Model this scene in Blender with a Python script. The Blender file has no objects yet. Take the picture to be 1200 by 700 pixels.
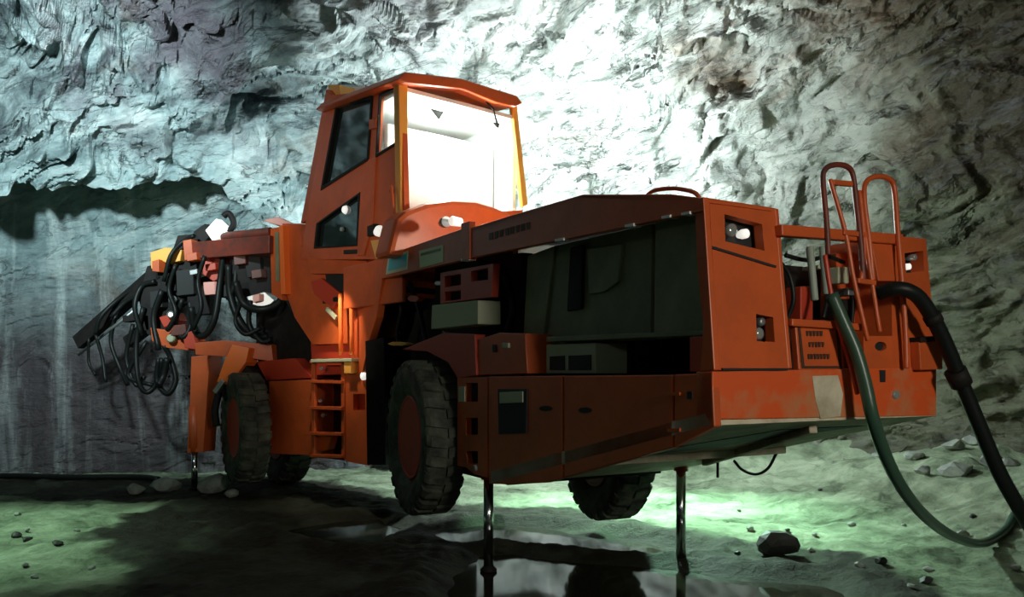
import bpy, bmesh, math, random
import numpy as np
from mathutils import Vector, Matrix

random.seed(7)
S = bpy.context.scene
COL = S.collection
D2R = math.radians

# ------------------------------------------------------------------ camera
F_PX, EYE, HZ = 950.0, 1.617, 435.0          # focal length in pixels (1200 wide), eye height, horizon row
cam_d = bpy.data.cameras.new('camera')
cam_d.sensor_width = 36.0
cam_d.lens = F_PX / 1200 * 36.0
cam_d.shift_y = (HZ - 350.0) / 1200.0
cam_d.clip_end = 200
cam = bpy.data.objects.new('camera', cam_d)
COL.objects.link(cam)
cam.location = (0, 0, EYE)
cam.rotation_euler = (math.pi / 2, 0, 0)
S.camera = cam

# ------------------------------------------------------------------ world, view
w = bpy.data.worlds.new('world'); S.world = w
w.use_nodes = True
w.node_tree.nodes['Background'].inputs[0].default_value = (0.45, 0.62, 0.62, 1)
w.node_tree.nodes['Background'].inputs[1].default_value = 0.018
S.view_settings.view_transform = 'Standard'
S.view_settings.look = 'None'
S.view_settings.gamma = 1
S.view_settings.use_curve_mapping = False
S.view_settings.exposure = 0.0

# ------------------------------------------------------------------ lamps of the tunnel and added fill lamps
def lamp(name, kind, loc, power, col, target=None, size=0.15, angle=90, blend=0.6):
    d = bpy.data.lights.new(name, kind)
    d.energy = power; d.color = col
    if kind == 'AREA': d.size = size
    else: d.shadow_soft_size = size
    if kind == 'SPOT': d.spot_size = D2R(angle); d.spot_blend = blend
    o = bpy.data.objects.new(name, d); COL.objects.link(o); o.location = loc
    if target is not None:
        o.rotation_euler = (Vector(target) - Vector(loc)).to_track_quat('-Z', 'Y').to_euler()
    return o

lamp('far_side_flood_light', 'POINT', (0.6, 10.4, 3.5), 820, (0.86, 0.98, 1.0), size=0.12)
lamp('deck_flood_light', 'POINT', (0.55, 7.1, 3.05), 62, (1.0, 0.90, 0.74), size=0.08)
lamp('floor_flood_light', 'SPOT', (1.6, 9.6, 2.5), 1350, (0.52, 1.0, 0.70), (1.5, 8.6, 0), size=0.12, angle=98, blend=0.8)
lamp('left_wall_fill', 'SPOT', (-4.8, 5.6, 5.0), 2000, (0.80, 0.98, 1.0), (-6.3, 12.2, 4.4), size=0.2, angle=86, blend=0.9)  # unseen fill spot added high at left for the upper wall
lamp('left_ground_fill', 'SPOT', (-6.4, 6.8, 4.2), 950, (0.66, 1.0, 0.76), (-5.3, 7.2, 0), size=0.2, angle=62, blend=0.6)  # unseen fill spot added for the ground at left
lamp('rear_face_fill', 'SPOT', (3.6, -0.9, 3.0), 520, (1.0, 0.93, 0.80), (1.6, 4.3, 1.5), size=0.35, angle=50, blend=0.9)  # unseen fill spot added to brighten the rear faces
lamp('cab_side_fill', 'SPOT', (-5.2, 2.6, 3.0), 520, (1.0, 0.90, 0.78), (-2.3, 9.2, 3.2), size=0.2, angle=34, blend=0.9)  # unseen fill spot added to lift the cab side
lamp('camera_side_fill', 'POINT', (-1.5, -3.5, 3.2), 60, (0.9, 1.0, 0.9), size=0.4)  # unseen dim fill added behind the camera for the machine's sides

# ------------------------------------------------------------------ frames of the articulated machine
class Frame:
    def __init__(s, x, y, heading):
        a = D2R(heading)
        s.o = (x, y); s.U = Vector((-math.sin(a), math.cos(a), 0)); s.V = Vector((math.cos(a), math.sin(a), 0))
    def P(s, u, v, z):
        return Vector((s.o[0] + s.U.x * u + s.V.x * v, s.o[1] + s.U.y * u + s.V.y * v, z))
    def side(s, px, py, v=0.0):                # the point of the plane v = const seen at a photograph pixel
        k = (px - 600) / F_PX
        u = (s.o[0] + s.V.x * v - k * (s.o[1] + s.V.y * v)) / (k * s.U.y - s.U.x)
        d = s.o[1] + s.U.y * u + s.V.y * v
        return Vector((k * d, d, EYE - (py - HZ) * d / F_PX))
    def face(s, px, py, u=0.0):                # the same on the plane u = const
        k = (px - 600) / F_PX
        v = (s.o[0] + s.U.x * u - k * (s.o[1] + s.U.y * u)) / (k * s.V.y - s.V.x)
        d = s.o[1] + s.U.y * u + s.V.y * v
        return Vector((k * d, d, EYE - (py - HZ) * d / F_PX))
    def uv(s, p):
        q = Vector((p.x - s.o[0], p.y - s.o[1], 0)); return q.dot(s.U), q.dot(s.V), p.z
def at(px, py, d):
    return Vector(((px - 600) / F_PX * d, d, EYE - (py - HZ) * d / F_PX))
def on_ground(px, py, z=0.0):
    return at(px, py, (EYE - z) * F_PX / (py - HZ))

R = Frame(0.9987, 4.04, 29)                    # rear section
C = Frame(-1.094, 8.0, 40)                     # cab
F = Frame(-1.43, 8.67, 48)                     # front section
W = 1.8

# ------------------------------------------------------------------ materials
def mat(name, col, rough=0.5, metal=0.0, spec=0.5, var=0.0, vscale=6.0, col2=None, bump=0.0, bscale=30.0, emit=None, estr=0.0):
    m = bpy.data.materials.new(name); m.use_nodes = True
    nt = m.node_tree; b = nt.nodes['Principled BSDF']
    b.inputs['Roughness'].default_value = rough; b.inputs['Metallic'].default_value = metal
    b.inputs['Specular IOR Level'].default_value = spec
    b.inputs['Base Color'].default_value = (*col, 1)
    if emit:
        b.inputs['Emission Color'].default_value = (*emit, 1); b.inputs['Emission Strength'].default_value = estr
    tc = nt.nodes.new('ShaderNodeTexCoord')
    if col2 is not None:
        n = nt.nodes.new('ShaderNodeTexNoise'); n.inputs['Scale'].default_value = vscale; n.inputs['Detail'].default_value = 6
        n.inputs['Roughness'].default_value = 0.65
        r = nt.nodes.new('ShaderNodeValToRGB')
        r.color_ramp.elements[0].position = 0.45 - 0.2 * (1 - var); r.color_ramp.elements[1].position = 0.72
        r.color_ramp.elements[0].color = (*col, 1); r.color_ramp.elements[1].color = (*col2, 1)
        nt.links.new(tc.outputs['Object'], n.inputs['Vector']); nt.links.new(n.outputs['Fac'], r.inputs['Fac'])
        nt.links.new(r.outputs['Color'], b.inputs['Base Color'])
    if bump:
        n2 = nt.nodes.new('ShaderNodeTexNoise'); n2.inputs['Scale'].default_value = bscale; n2.inputs['Detail'].default_value = 5
        bp = nt.nodes.new('ShaderNodeBump'); bp.inputs['Strength'].default_value = bump; bp.inputs['Distance'].default_value = 0.02
        nt.links.new(tc.outputs['Object'], n2.inputs['Vector']); nt.links.new(n2.outputs['Fac'], bp.inputs['Height'])
        nt.links.new(bp.outputs['Normal'], b.inputs['Normal'])
    return m

M = {}
M['orange'] = mat('orange_paint', (0.66, 0.115, 0.024), 0.42, col2=(0.46, 0.085, 0.022), vscale=3.0, var=0.3, bump=0.05, bscale=8)
M['orange_worn'] = mat('worn_orange_paint', (0.70, 0.10, 0.018), 0.5, col2=(0.36, 0.30, 0.15), vscale=2.2, var=1.0)
M['red'] = mat('red_paint', (0.50, 0.05, 0.02), 0.45)
M['boom_paint'] = mat('grimy_red_paint', (0.20, 0.035, 0.02), 0.5, col2=(0.05, 0.03, 0.025), vscale=5, var=0.8)
M['bright_orange'] = mat('bright_orange_paint', (0.95, 0.19, 0.03), 0.35)  # brighter orange copy that puts highlights and lit tone into the colour
M['dirty'] = mat('dusty_belly_paint', (0.64, 0.60, 0.44), 0.7, col2=(0.32, 0.26, 0.16), vscale=4, var=0.7)
M['black'] = mat('black_steel', (0.008, 0.009, 0.010), 0.6, spec=0.15, col2=(0.022, 0.019, 0.017), vscale=9)
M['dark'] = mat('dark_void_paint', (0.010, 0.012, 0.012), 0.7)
M['green'] = mat('olive_panel_paint', (0.15, 0.17, 0.10), 0.55, col2=(0.24, 0.26, 0.15), vscale=3, var=0.5)
M['palebox'] = mat('grey_green_box_paint', (0.44, 0.48, 0.33), 0.6)
M['rubber'] = mat('tyre_rubber', (0.022, 0.024, 0.022), 0.75, col2=(0.14, 0.16, 0.11), vscale=5, var=0.6, bump=0.2, bscale=40)
M['hose'] = mat('hose_rubber', (0.008, 0.011, 0.010), 0.45, spec=0.25)
M['hose_green'] = mat('green_hose_rubber', (0.035, 0.085, 0.055), 0.35)
M['hose_grey'] = mat('grey_hose_sleeve', (0.30, 0.36, 0.30), 0.5)
M['chrome'] = mat('chromed_steel', (0.75, 0.80, 0.80), 0.16, metal=1.0)
M['steel'] = mat('dull_steel', (0.40, 0.42, 0.42), 0.38, metal=0.8)
M['white'] = mat('white_panel', (0.86, 0.88, 0.86), 0.5)
M['yellow'] = mat('yellow_orange_paint', (0.92, 0.44, 0.08), 0.4)
M['pink'] = mat('pale_pink_plastic', (0.85, 0.38, 0.32), 0.4)
M['blue'] = mat('blue_sticker', (0.04, 0.50, 0.66), 0.4)
M['palegreen'] = mat('pale_green_sticker', (0.55, 0.66, 0.42), 0.5)
M['ink'] = mat('dark_lettering', (0.06, 0.025, 0.012), 0.6)
M['lens'] = mat('lamp_lens', (0.9, 0.92, 0.9), 0.1, emit=(1.0, 0.98, 0.9), estr=0.7)
M['lens_off'] = mat('clear_lamp_lens', (0.55, 0.60, 0.58), 0.08, metal=0.6)
M['tint'] = mat('tinted_cab_glass', (0.012, 0.022, 0.020), 0.06, spec=0.9)

def glass_mat():
    m = bpy.data.materials.new('clear_cab_glass'); m.use_nodes = True
    nt = m.node_tree; nt.nodes.clear()
    o = nt.nodes.new('ShaderNodeOutputMaterial'); mx = nt.nodes.new('ShaderNodeMixShader')
    t = nt.nodes.new('ShaderNodeBsdfTransparent'); g = nt.nodes.new('ShaderNodeBsdfGlossy')
    t.inputs[0].default_value = (0.86, 0.93, 0.92, 1); g.inputs['Roughness'].default_value = 0.03
    mx.inputs[0].default_value = 0.12
    nt.links.new(t.outputs[0], mx.inputs[1]); nt.links.new(g.outputs[0], mx.inputs[2]); nt.links.new(mx.outputs[0], o.inputs[0])
    return m
M['glass'] = glass_mat()

def ramp(nt, fac, stops):
    r = nt.nodes.new('ShaderNodeValToRGB'); cr = r.color_ramp
    while len(cr.elements) < len(stops): cr.elements.new(0.5)
    for e, (p, c) in zip(cr.elements, stops): e.position = p; e.color = (*c, 1)
    nt.links.new(fac, r.inputs['Fac']); return r.outputs['Color']
def noise(nt, vec, scale, detail=7, rough=0.6, dist=0.0, mscale=(1, 1, 1)):
    mp = nt.nodes.new('ShaderNodeMapping'); mp.inputs['Scale'].default_value = mscale
    nt.links.new(vec, mp.inputs['Vector'])
    n = nt.nodes.new('ShaderNodeTexNoise'); n.inputs['Scale'].default_value = scale; n.inputs['Detail'].default_value = detail
    n.inputs['Roughness'].default_value = rough; n.inputs['Distortion'].default_value = dist
    nt.links.new(mp.outputs[0], n.inputs['Vector']); return n.outputs['Fac']
def mixc(nt, fac, a, b, mode='MIX'):
    x = nt.nodes.new('ShaderNodeMix'); x.data_type = 'RGBA'; x.blend_type = mode
    if isinstance(fac, float): x.inputs[0].default_value = fac
    else: nt.links.new(fac, x.inputs[0])
    for s, i in ((a, 6), (b, 7)):
        if isinstance(s, tuple): x.inputs[i].default_value = (*s, 1)
        else: nt.links.new(s, x.inputs[i])
    return x.outputs[2]

def rmap(nt, x, a, b, c=0.0, d=1.0):
    f = nt.nodes.new('ShaderNodeMapRange'); nt.links.new(x, f.inputs[0])
    for i, q_ in enumerate((a, b, c, d)): f.inputs[i + 1].default_value = q_
    return f.outputs[0]
def math_(nt, op, a, b):
    m_ = nt.nodes.new('ShaderNodeMath'); m_.operation = op
    for i, q_ in enumerate((a, b)):
        if isinstance(q_, (int, float)): m_.inputs[i].default_value = q_
        else: nt.links.new(q_, m_.inputs[i])
    return m_.outputs[0]
def rock_mat():
    m = bpy.data.materials.new('gallery_rock'); m.use_nodes = True
    nt = m.node_tree; b = nt.nodes['Principled BSDF']; b.inputs['Roughness'].default_value = 0.62
    b.inputs['Specular IOR Level'].default_value = 0.3
    g = nt.nodes.new('ShaderNodeNewGeometry').outputs['Position']
    sp_ = nt.nodes.new('ShaderNodeSeparateXYZ'); nt.links.new(g, sp_.inputs[0]); X, Z = sp_.outputs['X'], sp_.outputs['Z']
    rot = nt.nodes.new('ShaderNodeVectorRotate'); rot.rotation_type = 'Y_AXIS'; rot.inputs['Angle'].default_value = D2R(16)
    nt.links.new(g, rot.inputs['Vector']); gr = rot.outputs[0]
    n1 = noise(nt, gr, 0.75, 9, 0.66, 0.5, (1, 1, 2.6))
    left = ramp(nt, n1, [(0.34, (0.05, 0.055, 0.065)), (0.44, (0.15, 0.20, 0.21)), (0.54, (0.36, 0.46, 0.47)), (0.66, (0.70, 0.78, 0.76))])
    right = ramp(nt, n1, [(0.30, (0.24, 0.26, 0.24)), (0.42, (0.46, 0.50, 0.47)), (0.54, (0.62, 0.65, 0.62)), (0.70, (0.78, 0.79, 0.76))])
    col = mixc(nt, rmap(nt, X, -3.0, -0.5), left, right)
    # purple grey and brown stains of the rock
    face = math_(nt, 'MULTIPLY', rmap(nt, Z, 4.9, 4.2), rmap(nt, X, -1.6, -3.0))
    col = mixc(nt, math_(nt, 'MULTIPLY', face, 0.55), col, (0.27, 0.40, 0.41))
    pur = math_(nt, 'MULTIPLY', rmap(nt, noise(nt, g, 0.42, 4, 0.6), 0.47, 0.57), rmap(nt, X, 0.5, -1.5))
    col = mixc(nt, math_(nt, 'MULTIPLY', math_(nt, 'MULTIPLY', pur, math_(nt, 'SUBTRACT', 1.0, face)), 0.82), col, (0.13, 0.105, 0.13))
    br = rmap(nt, math_(nt, 'ADD', noise(nt, gr, 0.5, 6, 0.65, 0.5, (1, 1, 2)), math_(nt, 'MULTIPLY', rmap(nt, math_(nt, 'ADD', X, math_(nt, 'MULTIPLY', Z, 0.9)), 7.5, 10.6), 0.38)), 0.58, 0.80)
    col = mixc(nt, math_(nt, 'MULTIPLY', br, 0.9), col, (0.17, 0.10, 0.045))
    right_falloff = rmap(nt, math_(nt, 'ADD', X, math_(nt, 'MULTIPLY', noise(nt, g, 0.5, 4, 0.6), 3.0)), 3.6, 6.6)
    col = mixc(nt, math_(nt, 'MULTIPLY', right_falloff, 1.0), col, (0.13, 0.135, 0.085), 'MULTIPLY')  # light falloff towards the right painted into the rock colour
    # the flat face: lime runs above, purple grey with the rig's shadow painted in below
    run = math_(nt, 'MULTIPLY', rmap(nt, noise(nt, g, 1.5, 6, 0.6, 0.5, (1.7, 1.7, 0.16)), 0.50, 0.68), face)
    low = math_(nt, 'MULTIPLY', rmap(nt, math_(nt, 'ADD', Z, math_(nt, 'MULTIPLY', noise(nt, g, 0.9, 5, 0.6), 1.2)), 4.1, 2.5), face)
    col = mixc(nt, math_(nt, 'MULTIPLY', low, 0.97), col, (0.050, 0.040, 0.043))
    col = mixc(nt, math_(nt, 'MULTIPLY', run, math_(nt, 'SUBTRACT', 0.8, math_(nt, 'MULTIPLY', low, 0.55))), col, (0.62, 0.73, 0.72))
    # sparse short dark fissures along the beds
    f = noise(nt, gr, 1.1, 7, 0.6, 1.2, (0.7, 0.7, 2.6))
    cr = ramp(nt, f, [(0.0, (0, 0, 0)), (0.470, (0, 0, 0)), (0.497, (1, 1, 1)), (0.515, (0, 0, 0))])
    cr = math_(nt, 'MULTIPLY', cr, rmap(nt, noise(nt, g, 1.0, 3, 0.5), 0.46, 0.55))
    col = mixc(nt, math_(nt, 'MULTIPLY', cr, 0.8), col, (0.05, 0.05, 0.055))
    nt.links.new(col, b.inputs['Base Color'])
    bp = nt.nodes.new('ShaderNodeBump'); bp.inputs['Strength'].default_value = 0.8; bp.inputs['Distance'].default_value = 0.08
    nt.links.new(noise(nt, gr, 3.6, 8, 0.62, 0.3, (1, 1, 2.4)), bp.inputs['Height'])
    mp = nt.nodes.new('ShaderNodeMapping'); mp.inputs['Scale'].default_value = (0.6, 0.6, 2.0); nt.links.new(gr, mp.inputs['Vector'])
    rd = nt.nodes.new('ShaderNodeTexNoise'); rd.noise_type = 'RIDGED_MULTIFRACTAL'; rd.inputs['Scale'].default_value = 1.5; rd.inputs['Detail'].default_value = 7
    rd.inputs['Distortion'].default_value = 0.5; nt.links.new(mp.outputs[0], rd.inputs['Vector'])
    b2 = nt.nodes.new('ShaderNodeBump'); b2.inputs['Strength'].default_value = 0.8; b2.inputs['Distance'].default_value = 0.10
    nt.links.new(math_(nt, 'MULTIPLY', rd.outputs['Fac'], math_(nt, 'SUBTRACT', 1.0, math_(nt, 'MULTIPLY', face, 0.85))), b2.inputs['Height'])
    nt.links.new(bp.outputs[0], b2.inputs['Normal'])
    # small broken shards: a tilted facet in every cell
    nv = nt.nodes.new('ShaderNodeTexNoise'); nv.inputs['Scale'].default_value = 0.9; nv.inputs['Detail'].default_value = 5; nt.links.new(gr, nv.inputs['Vector'])
    wv = nt.nodes.new('ShaderNodeVectorMath'); wv.operation = 'MULTIPLY_ADD'; nt.links.new(nv.outputs['Color'], wv.inputs[0]); wv.inputs[1].default_value = (1.3, 1.3, 1.3); nt.links.new(gr, wv.inputs[2])
    last = b2.outputs[0]
    for sc, hh in ((1.5, 0.30), (3.8, 0.11)):
        mp2 = nt.nodes.new('ShaderNodeMapping'); mp2.inputs['Scale'].default_value = (0.7 * sc, 0.7 * sc, 2.1 * sc); nt.links.new(wv.outputs[0], mp2.inputs['Vector'])
        vo = nt.nodes.new('ShaderNodeTexVoronoi'); vo.inputs['Scale'].default_value = 1.0; nt.links.new(mp2.outputs[0], vo.inputs['Vector'])
        df = nt.nodes.new('ShaderNodeVectorMath'); df.operation = 'SUBTRACT'; nt.links.new(mp2.outputs[0], df.inputs[0]); nt.links.new(vo.outputs['Position'], df.inputs[1])
        cc = nt.nodes.new('ShaderNodeVectorMath'); cc.operation = 'SUBTRACT'; nt.links.new(vo.outputs['Color'], cc.inputs[0]); cc.inputs[1].default_value = (0.5, 0.5, 0.5)
        dt = nt.nodes.new('ShaderNodeVectorMath'); dt.operation = 'DOT_PRODUCT'; nt.links.new(df.outputs[0], dt.inputs[0]); nt.links.new(cc.outputs[0], dt.inputs[1])
        b3 = nt.nodes.new('ShaderNodeBump'); b3.inputs['Strength'].default_value = 0.9; b3.inputs['Distance'].default_value = hh
        nt.links.new(math_(nt, 'MULTIPLY', dt.outputs['Value'], math_(nt, 'SUBTRACT', 1.0, math_(nt, 'MULTIPLY', face, 0.9))), b3.inputs['Height'])
        nt.links.new(last, b3.inputs['Normal']); last = b3.outputs[0]
    nt.links.new(last, b.inputs['Normal'])
    return m
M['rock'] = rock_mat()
M['stone'] = mat('grey_green_stone', (0.16, 0.19, 0.17), 0.8, col2=(0.38, 0.42, 0.36), vscale=4, var=0.6, bump=0.5, bscale=12)
M['dark_stone'] = mat('dark_wet_stone', (0.012, 0.015, 0.013), 0.6, col2=(0.035, 0.04, 0.035), vscale=4, bump=0.5, bscale=12)

def ground_mat():
    m = bpy.data.materials.new('muddy_gravel_ground'); m.use_nodes = True
    nt = m.node_tree; b = nt.nodes['Principled BSDF']
    g = nt.nodes.new('ShaderNodeNewGeometry').outputs['Position']
    col = ramp(nt, noise(nt, g, 1.4, 9, 0.7, 0.5), [(0.33, (0.05, 0.065, 0.04)), (0.46, (0.19, 0.25, 0.16)), (0.60, (0.33, 0.41, 0.28)), (0.75, (0.46, 0.52, 0.38))])
    at_ = nt.nodes.new('ShaderNodeAttribute'); at_.attribute_name = 'wet_and_shade'; wet_and_shade = rmap(nt, at_.outputs['Fac'], 0.0, 1.0)
    col = mixc(nt, math_(nt, 'MULTIPLY', wet_and_shade, 0.985), col, (0.022, 0.020, 0.015))  # darkens damp soil and also puts the rig's shadow into the colour
    nt.links.new(col, b.inputs['Base Color'])
    rg = nt.nodes.new('ShaderNodeMapRange'); nt.links.new(wet_and_shade, rg.inputs[0]); rg.inputs[3].default_value = 0.9; rg.inputs[4].default_value = 0.6
    nt.links.new(rg.outputs[0], b.inputs['Roughness']); b.inputs['Specular IOR Level'].default_value = 0.12
    bp = nt.nodes.new('ShaderNodeBump'); bp.inputs['Strength'].default_value = 1.0; bp.inputs['Distance'].default_value = 0.07
    nt.links.new(noise(nt, g, 4.5, 9, 0.72), bp.inputs['Height']); nt.links.new(bp.outputs[0], b.inputs['Normal'])
    return m
M['ground'] = ground_mat()

def water_mat():
    m = bpy.data.materials.new('muddy_still_water'); m.use_nodes = True
    nt = m.node_tree; b = nt.nodes['Principled BSDF']
    b.inputs['Base Color'].default_value = (0.022, 0.020, 0.013, 1); b.inputs['Roughness'].default_value = 0.07
    b.inputs['IOR'].default_value = 1.25; b.inputs['Specular IOR Level'].default_value = 0.4
    g = nt.nodes.new('ShaderNodeNewGeometry').outputs['Position']
    bp = nt.nodes.new('ShaderNodeBump'); bp.inputs['Strength'].default_value = 0.05; bp.inputs['Distance'].default_value = 0.01
    nt.links.new(noise(nt, g, 3.5, 3, 0.5), bp.inputs['Height']); nt.links.new(bp.outputs[0], b.inputs['Normal'])
    return m
M['water'] = water_mat()

# ------------------------------------------------------------------ numpy rock noise
def h01(ix, iy, iz, seed):
    n = (ix * 374761393 + iy * 668265263 + iz * 2147483647 + seed * 974711) & 0x7fffffff
    n = ((n ^ (n >> 13)) * 1274126177) & 0x7fffffff
    n = ((n ^ (n >> 15)) * 668265263) & 0x7fffffff
    return ((n ^ (n >> 16)) & 0xffffff) / float(0xffffff)
def vnoise(p, seed):
    i = np.floor(p).astype(np.int64); f = p - i; f = f * f * (3 - 2 * f); out = 0
    for a in (0, 1):
        for b in (0, 1):
            for c in (0, 1):
                wt = (f[:, 0] if a else 1 - f[:, 0]) * (f[:, 1] if b else 1 - f[:, 1]) * (f[:, 2] if c else 1 - f[:, 2])
                out = out + wt * h01(i[:, 0] + a, i[:, 1] + b, i[:, 2] + c, seed)
    return out * 2 - 1
def fbm(p, seed, octs=5, gain=0.5):
    o, a = 0, 1.0
    for k in range(octs):
        o = o + a * vnoise(p, seed + k * 17); p = p * 2.03 + 11.3; a *= gain
    return o
def facets(p, seed, tilt=0.8, sharp=11.0):                 # broken rock: a random tilted plane in every cell, with steps between
    ic = np.floor(p).astype(np.int64)
    num = np.zeros(len(p)); den = np.full(len(p), 1e-12)
    for a in (-1, 0, 1):
        for b in (-1, 0, 1):
            for c in (-1, 0, 1):
                ci = ic + np.array([a, b, c])
                x, y, z = ci[:, 0], ci[:, 1], ci[:, 2]
                ft = np.stack([x + h01(x, y, z, seed), y + h01(x, y, z, seed + 1), z + h01(x, y, z, seed + 2)], 1)
                dv = p - ft; d = (dv * dv).sum(1)
                v = tilt * (dv[:, 0] * (h01(x, y, z, seed + 3) * 2 - 1) + dv[:, 1] * (h01(x, y, z, seed + 4) * 2 - 1) + dv[:, 2] * (h01(x, y, z, seed + 5) * 2 - 1)) \
                    + (h01(x, y, z, seed + 6) - 0.5) * 0.75
                wt = np.exp(-sharp * d); num += wt * v; den += wt
    return num / den
def sstep(a, b, x):
    t = np.clip((x - a) / (b - a), 0, 1); return t * t * (3 - 2 * t)

def grid_mesh(name, P, m, smooth=False, keep=None):
    ny, nx = P.shape[:2]
    v = P.reshape(-1, 3)
    idx = np.arange(nx * ny).reshape(ny, nx)
    q = np.stack([idx[:-1, :-1], idx[:-1, 1:], idx[1:, 1:], idx[1:, :-1]], -1).reshape(-1, 4)
    me = bpy.data.meshes.new(name)
    me.vertices.add(len(v)); me.vertices.foreach_set('co', v.astype(np.float32).ravel())
    me.loops.add(len(q) * 4); me.loops.foreach_set('vertex_index', q.astype(np.int32).ravel())
    me.polygons.add(len(q)); me.polygons.foreach_set('loop_start', np.arange(0, len(q) * 4, 4, dtype=np.int32))
    me.polygons.foreach_set('use_smooth', np.full(len(q), smooth))
    me.update(calc_edges=True); me.validate()
    me.materials.append(m)
    o = bpy.data.objects.new(name, me); COL.objects.link(o)
    return o

# ------------------------------------------------------------------ the gallery: rock walls and roof
plan = np.array([(-22, 4), (-17, 8.8), (-13, 11.3), (-9, 12.2), (-6, 12.35), (-4.2, 12.5), (-2, 13.1), (1, 13.3), (4, 12.2), (6.0, 9.9), (7.2, 7.2), (7.9, 4), (8.2, 0), (8.2, -5)], float)
def spline(pts, n):
    out = []; N = len(pts)
    P = np.vstack([2 * pts[0] - pts[1], pts, 2 * pts[-1] - pts[-2]])
    for t in np.linspace(0, N - 1.0001, n):
        i = int(t); f = t - i; a, b, c, d = P[i], P[i + 1], P[i + 2], P[i + 3]
        out.append(0.5 * ((2 * b) + (c - a) * f + (2 * a - 5 * b + 4 * c - d) * f ** 2 + (3 * b - a - 3 * c + d) * f ** 3))
    return np.array(out)
def resample(pts, dens):                       # spacing follows dens(x, y)
    seg = np.linalg.norm(np.diff(pts, axis=0), axis=1); mid = (pts[1:] + pts[:-1]) / 2
    cum = np.concatenate([[0], np.cumsum(seg * dens(mid))]); n = int(cum[-1])
    t = np.linspace(0, cum[-1], n)
    return np.stack([np.interp(t, cum, pts[:, 0]), np.interp(t, cum, pts[:, 1])], 1)
base = resample(spline(plan, 3000), lambda p: np.where((p[:, 1] > 4.5) & (p[:, 0] > -10), 30.0, 7.0))
NS = len(base)
cen = np.array([-0.5, 2.5])
dirv = cen - base; dist = np.linalg.norm(dirv, axis=1, keepdims=True); dirv = dirv / dist
NT = 300
zw, arc_a, arc_h = 2.6, 6.0, 4.6               # height where the vault springs, its run and rise
tt = np.linspace(0, 1, NT)
prof_in, prof_z, nin, nz = [], [], [], []
for t in tt:
    if t < 0.34:
        z = -0.3 + (zw + 0.3) * t / 0.34; prof_in.append(0.0); prof_z.append(z); nin.append(1.0); nz.append(0.0)
    else:
        th = (t - 0.34) / 0.66 * math.pi / 2
        prof_in.append(arc_a * (1 - math.cos(th))); prof_z.append(zw + arc_h * math.sin(th))
        n_ = Vector((arc_h * math.cos(th), -arc_a * math.sin(th))).normalized(); nin.append(n_.x); nz.append(n_.y)
prof_in, prof_z, nin, nz = map(np.array, (prof_in, prof_z, nin, nz))
P0 = np.zeros((NT, NS, 3)); N0 = np.zeros((NT, NS, 3))
P0[:, :, :2] = base[None] + dirv[None] * prof_in[:, None, None]
P0[:, :, 2] = prof_z[:, None]
N0[:, :, :2] = dirv[None] * nin[:, None, None]; N0[:, :, 2] = nz[:, None]
pf = P0.reshape(-1, 3)
warp = np.stack([fbm(pf * 0.55, 5, 3), fbm(pf * 0.55, 25, 3), fbm(pf * 0.55, 45, 3)], 1)
ang = D2R(-16)                                  # the beds dip a little
q = pf + 0.55 * warp
qx = q[:, 0] * math.cos(ang) - q[:, 2] * math.sin(ang); qz = q[:, 0] * math.sin(ang) + q[:, 2] * math.cos(ang)
ql = np.stack([qx, q[:, 1], qz], 1)
f1 = facets(ql * np.array([0.40, 0.40, 1.05]), 100, 1.0, 9)
f2 = facets(ql * np.array([0.95, 0.95, 2.9]), 200, 1.0, 18)
f3 = facets(ql * np.array([2.6, 2.6, 6.5]), 300, .9, 18)
big = fbm(pf * 0.22, 400, 3)
crk = np.exp(-(fbm(ql * np.array([0.8, 0.8, 2.6]), 430, 4) / 0.045) ** 2) * sstep(-0.25, 0.25, fbm(pf * 0.8, 460, 3))
crk2 = np.exp(-(fbm(ql * np.array([1.5, 1.5, 4.5]), 470, 4) / 0.06) ** 2) * sstep(-0.1, 0.3, fbm(pf * 0.9, 490, 3))
rough = 0.62 * f1 + 0.32 * f2 + 0.12 * f3 + 0.25 * big + 0.03 * fbm(ql * np.array([5, 5, 11.0]), 495, 3) - 0.17 * crk - 0.08 * crk2
# the flat sawn face at left, below a ragged overhang
X = pf[:, 0]; Z = pf[:, 2]
edge = np.interp(X, [-20, -7.5, -6.0, -4.6, -3.6, -2.8, -1.8], [4.6, 4.75, 4.6, 4.45, 3.9, 3.0, 0.0]) + 0.22 * fbm(pf * 0.9, 500, 3)
flat = sstep(0.10, -0.10, Z - edge) * sstep(-1.2, -2.2, X)
streaky = -0.03 * crk + 0.05 * fbm(pf * np.array([1.4, 1.4, 0.3]), 600, 5) + 0.03 * f3
rough = rough * (1 - 0.65 * sstep(2.2, 5.0, X))
def beds(zz, k):                                # broken beds: each sheet swells outward, then steps back under the next
    fr = zz - np.floor(zz); return fr * sstep(1.0, k, fr)
bw = fbm(ql * np.array([0.7, 0.7, 1.2]), 505, 4)
m1 = sstep(-0.35, 0.2, fbm(ql * np.array([0.55, 0.55, 1.0]), 515, 3)); m2 = sstep(-0.2, 0.3, fbm(ql * np.array([0.9, 0.9, 1.6]), 525, 3))
rough = rough + (0.20 * beds(ql[:, 2] * 1.15 + 0.55 * bw, 0.80) * m1 + 0.11 * beds(ql[:, 2] * 2.7 + 0.8 * bw + 0.3, 0.78) * m2) * (0.35 + 0.65 * sstep(-2.5, 0.5, X))
lip = 0.95 * sstep(1.6, 0.0, Z - edge) * sstep(-1.2, -3.0, X)
disp = (rough + lip + 0.1) * (1 - flat) + streaky * flat
PD = P0 + N0 * disp.reshape(NT, NS, 1)
split = int(np.argmin(np.abs(base[:, 0] + 1.6) + 100 * (base[:, 1] < 9)))
TC = int(NT * 0.80)
wl = grid_mesh('wall_left', PD[:TC + 1, :split + 1], M['rock'])
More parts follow.
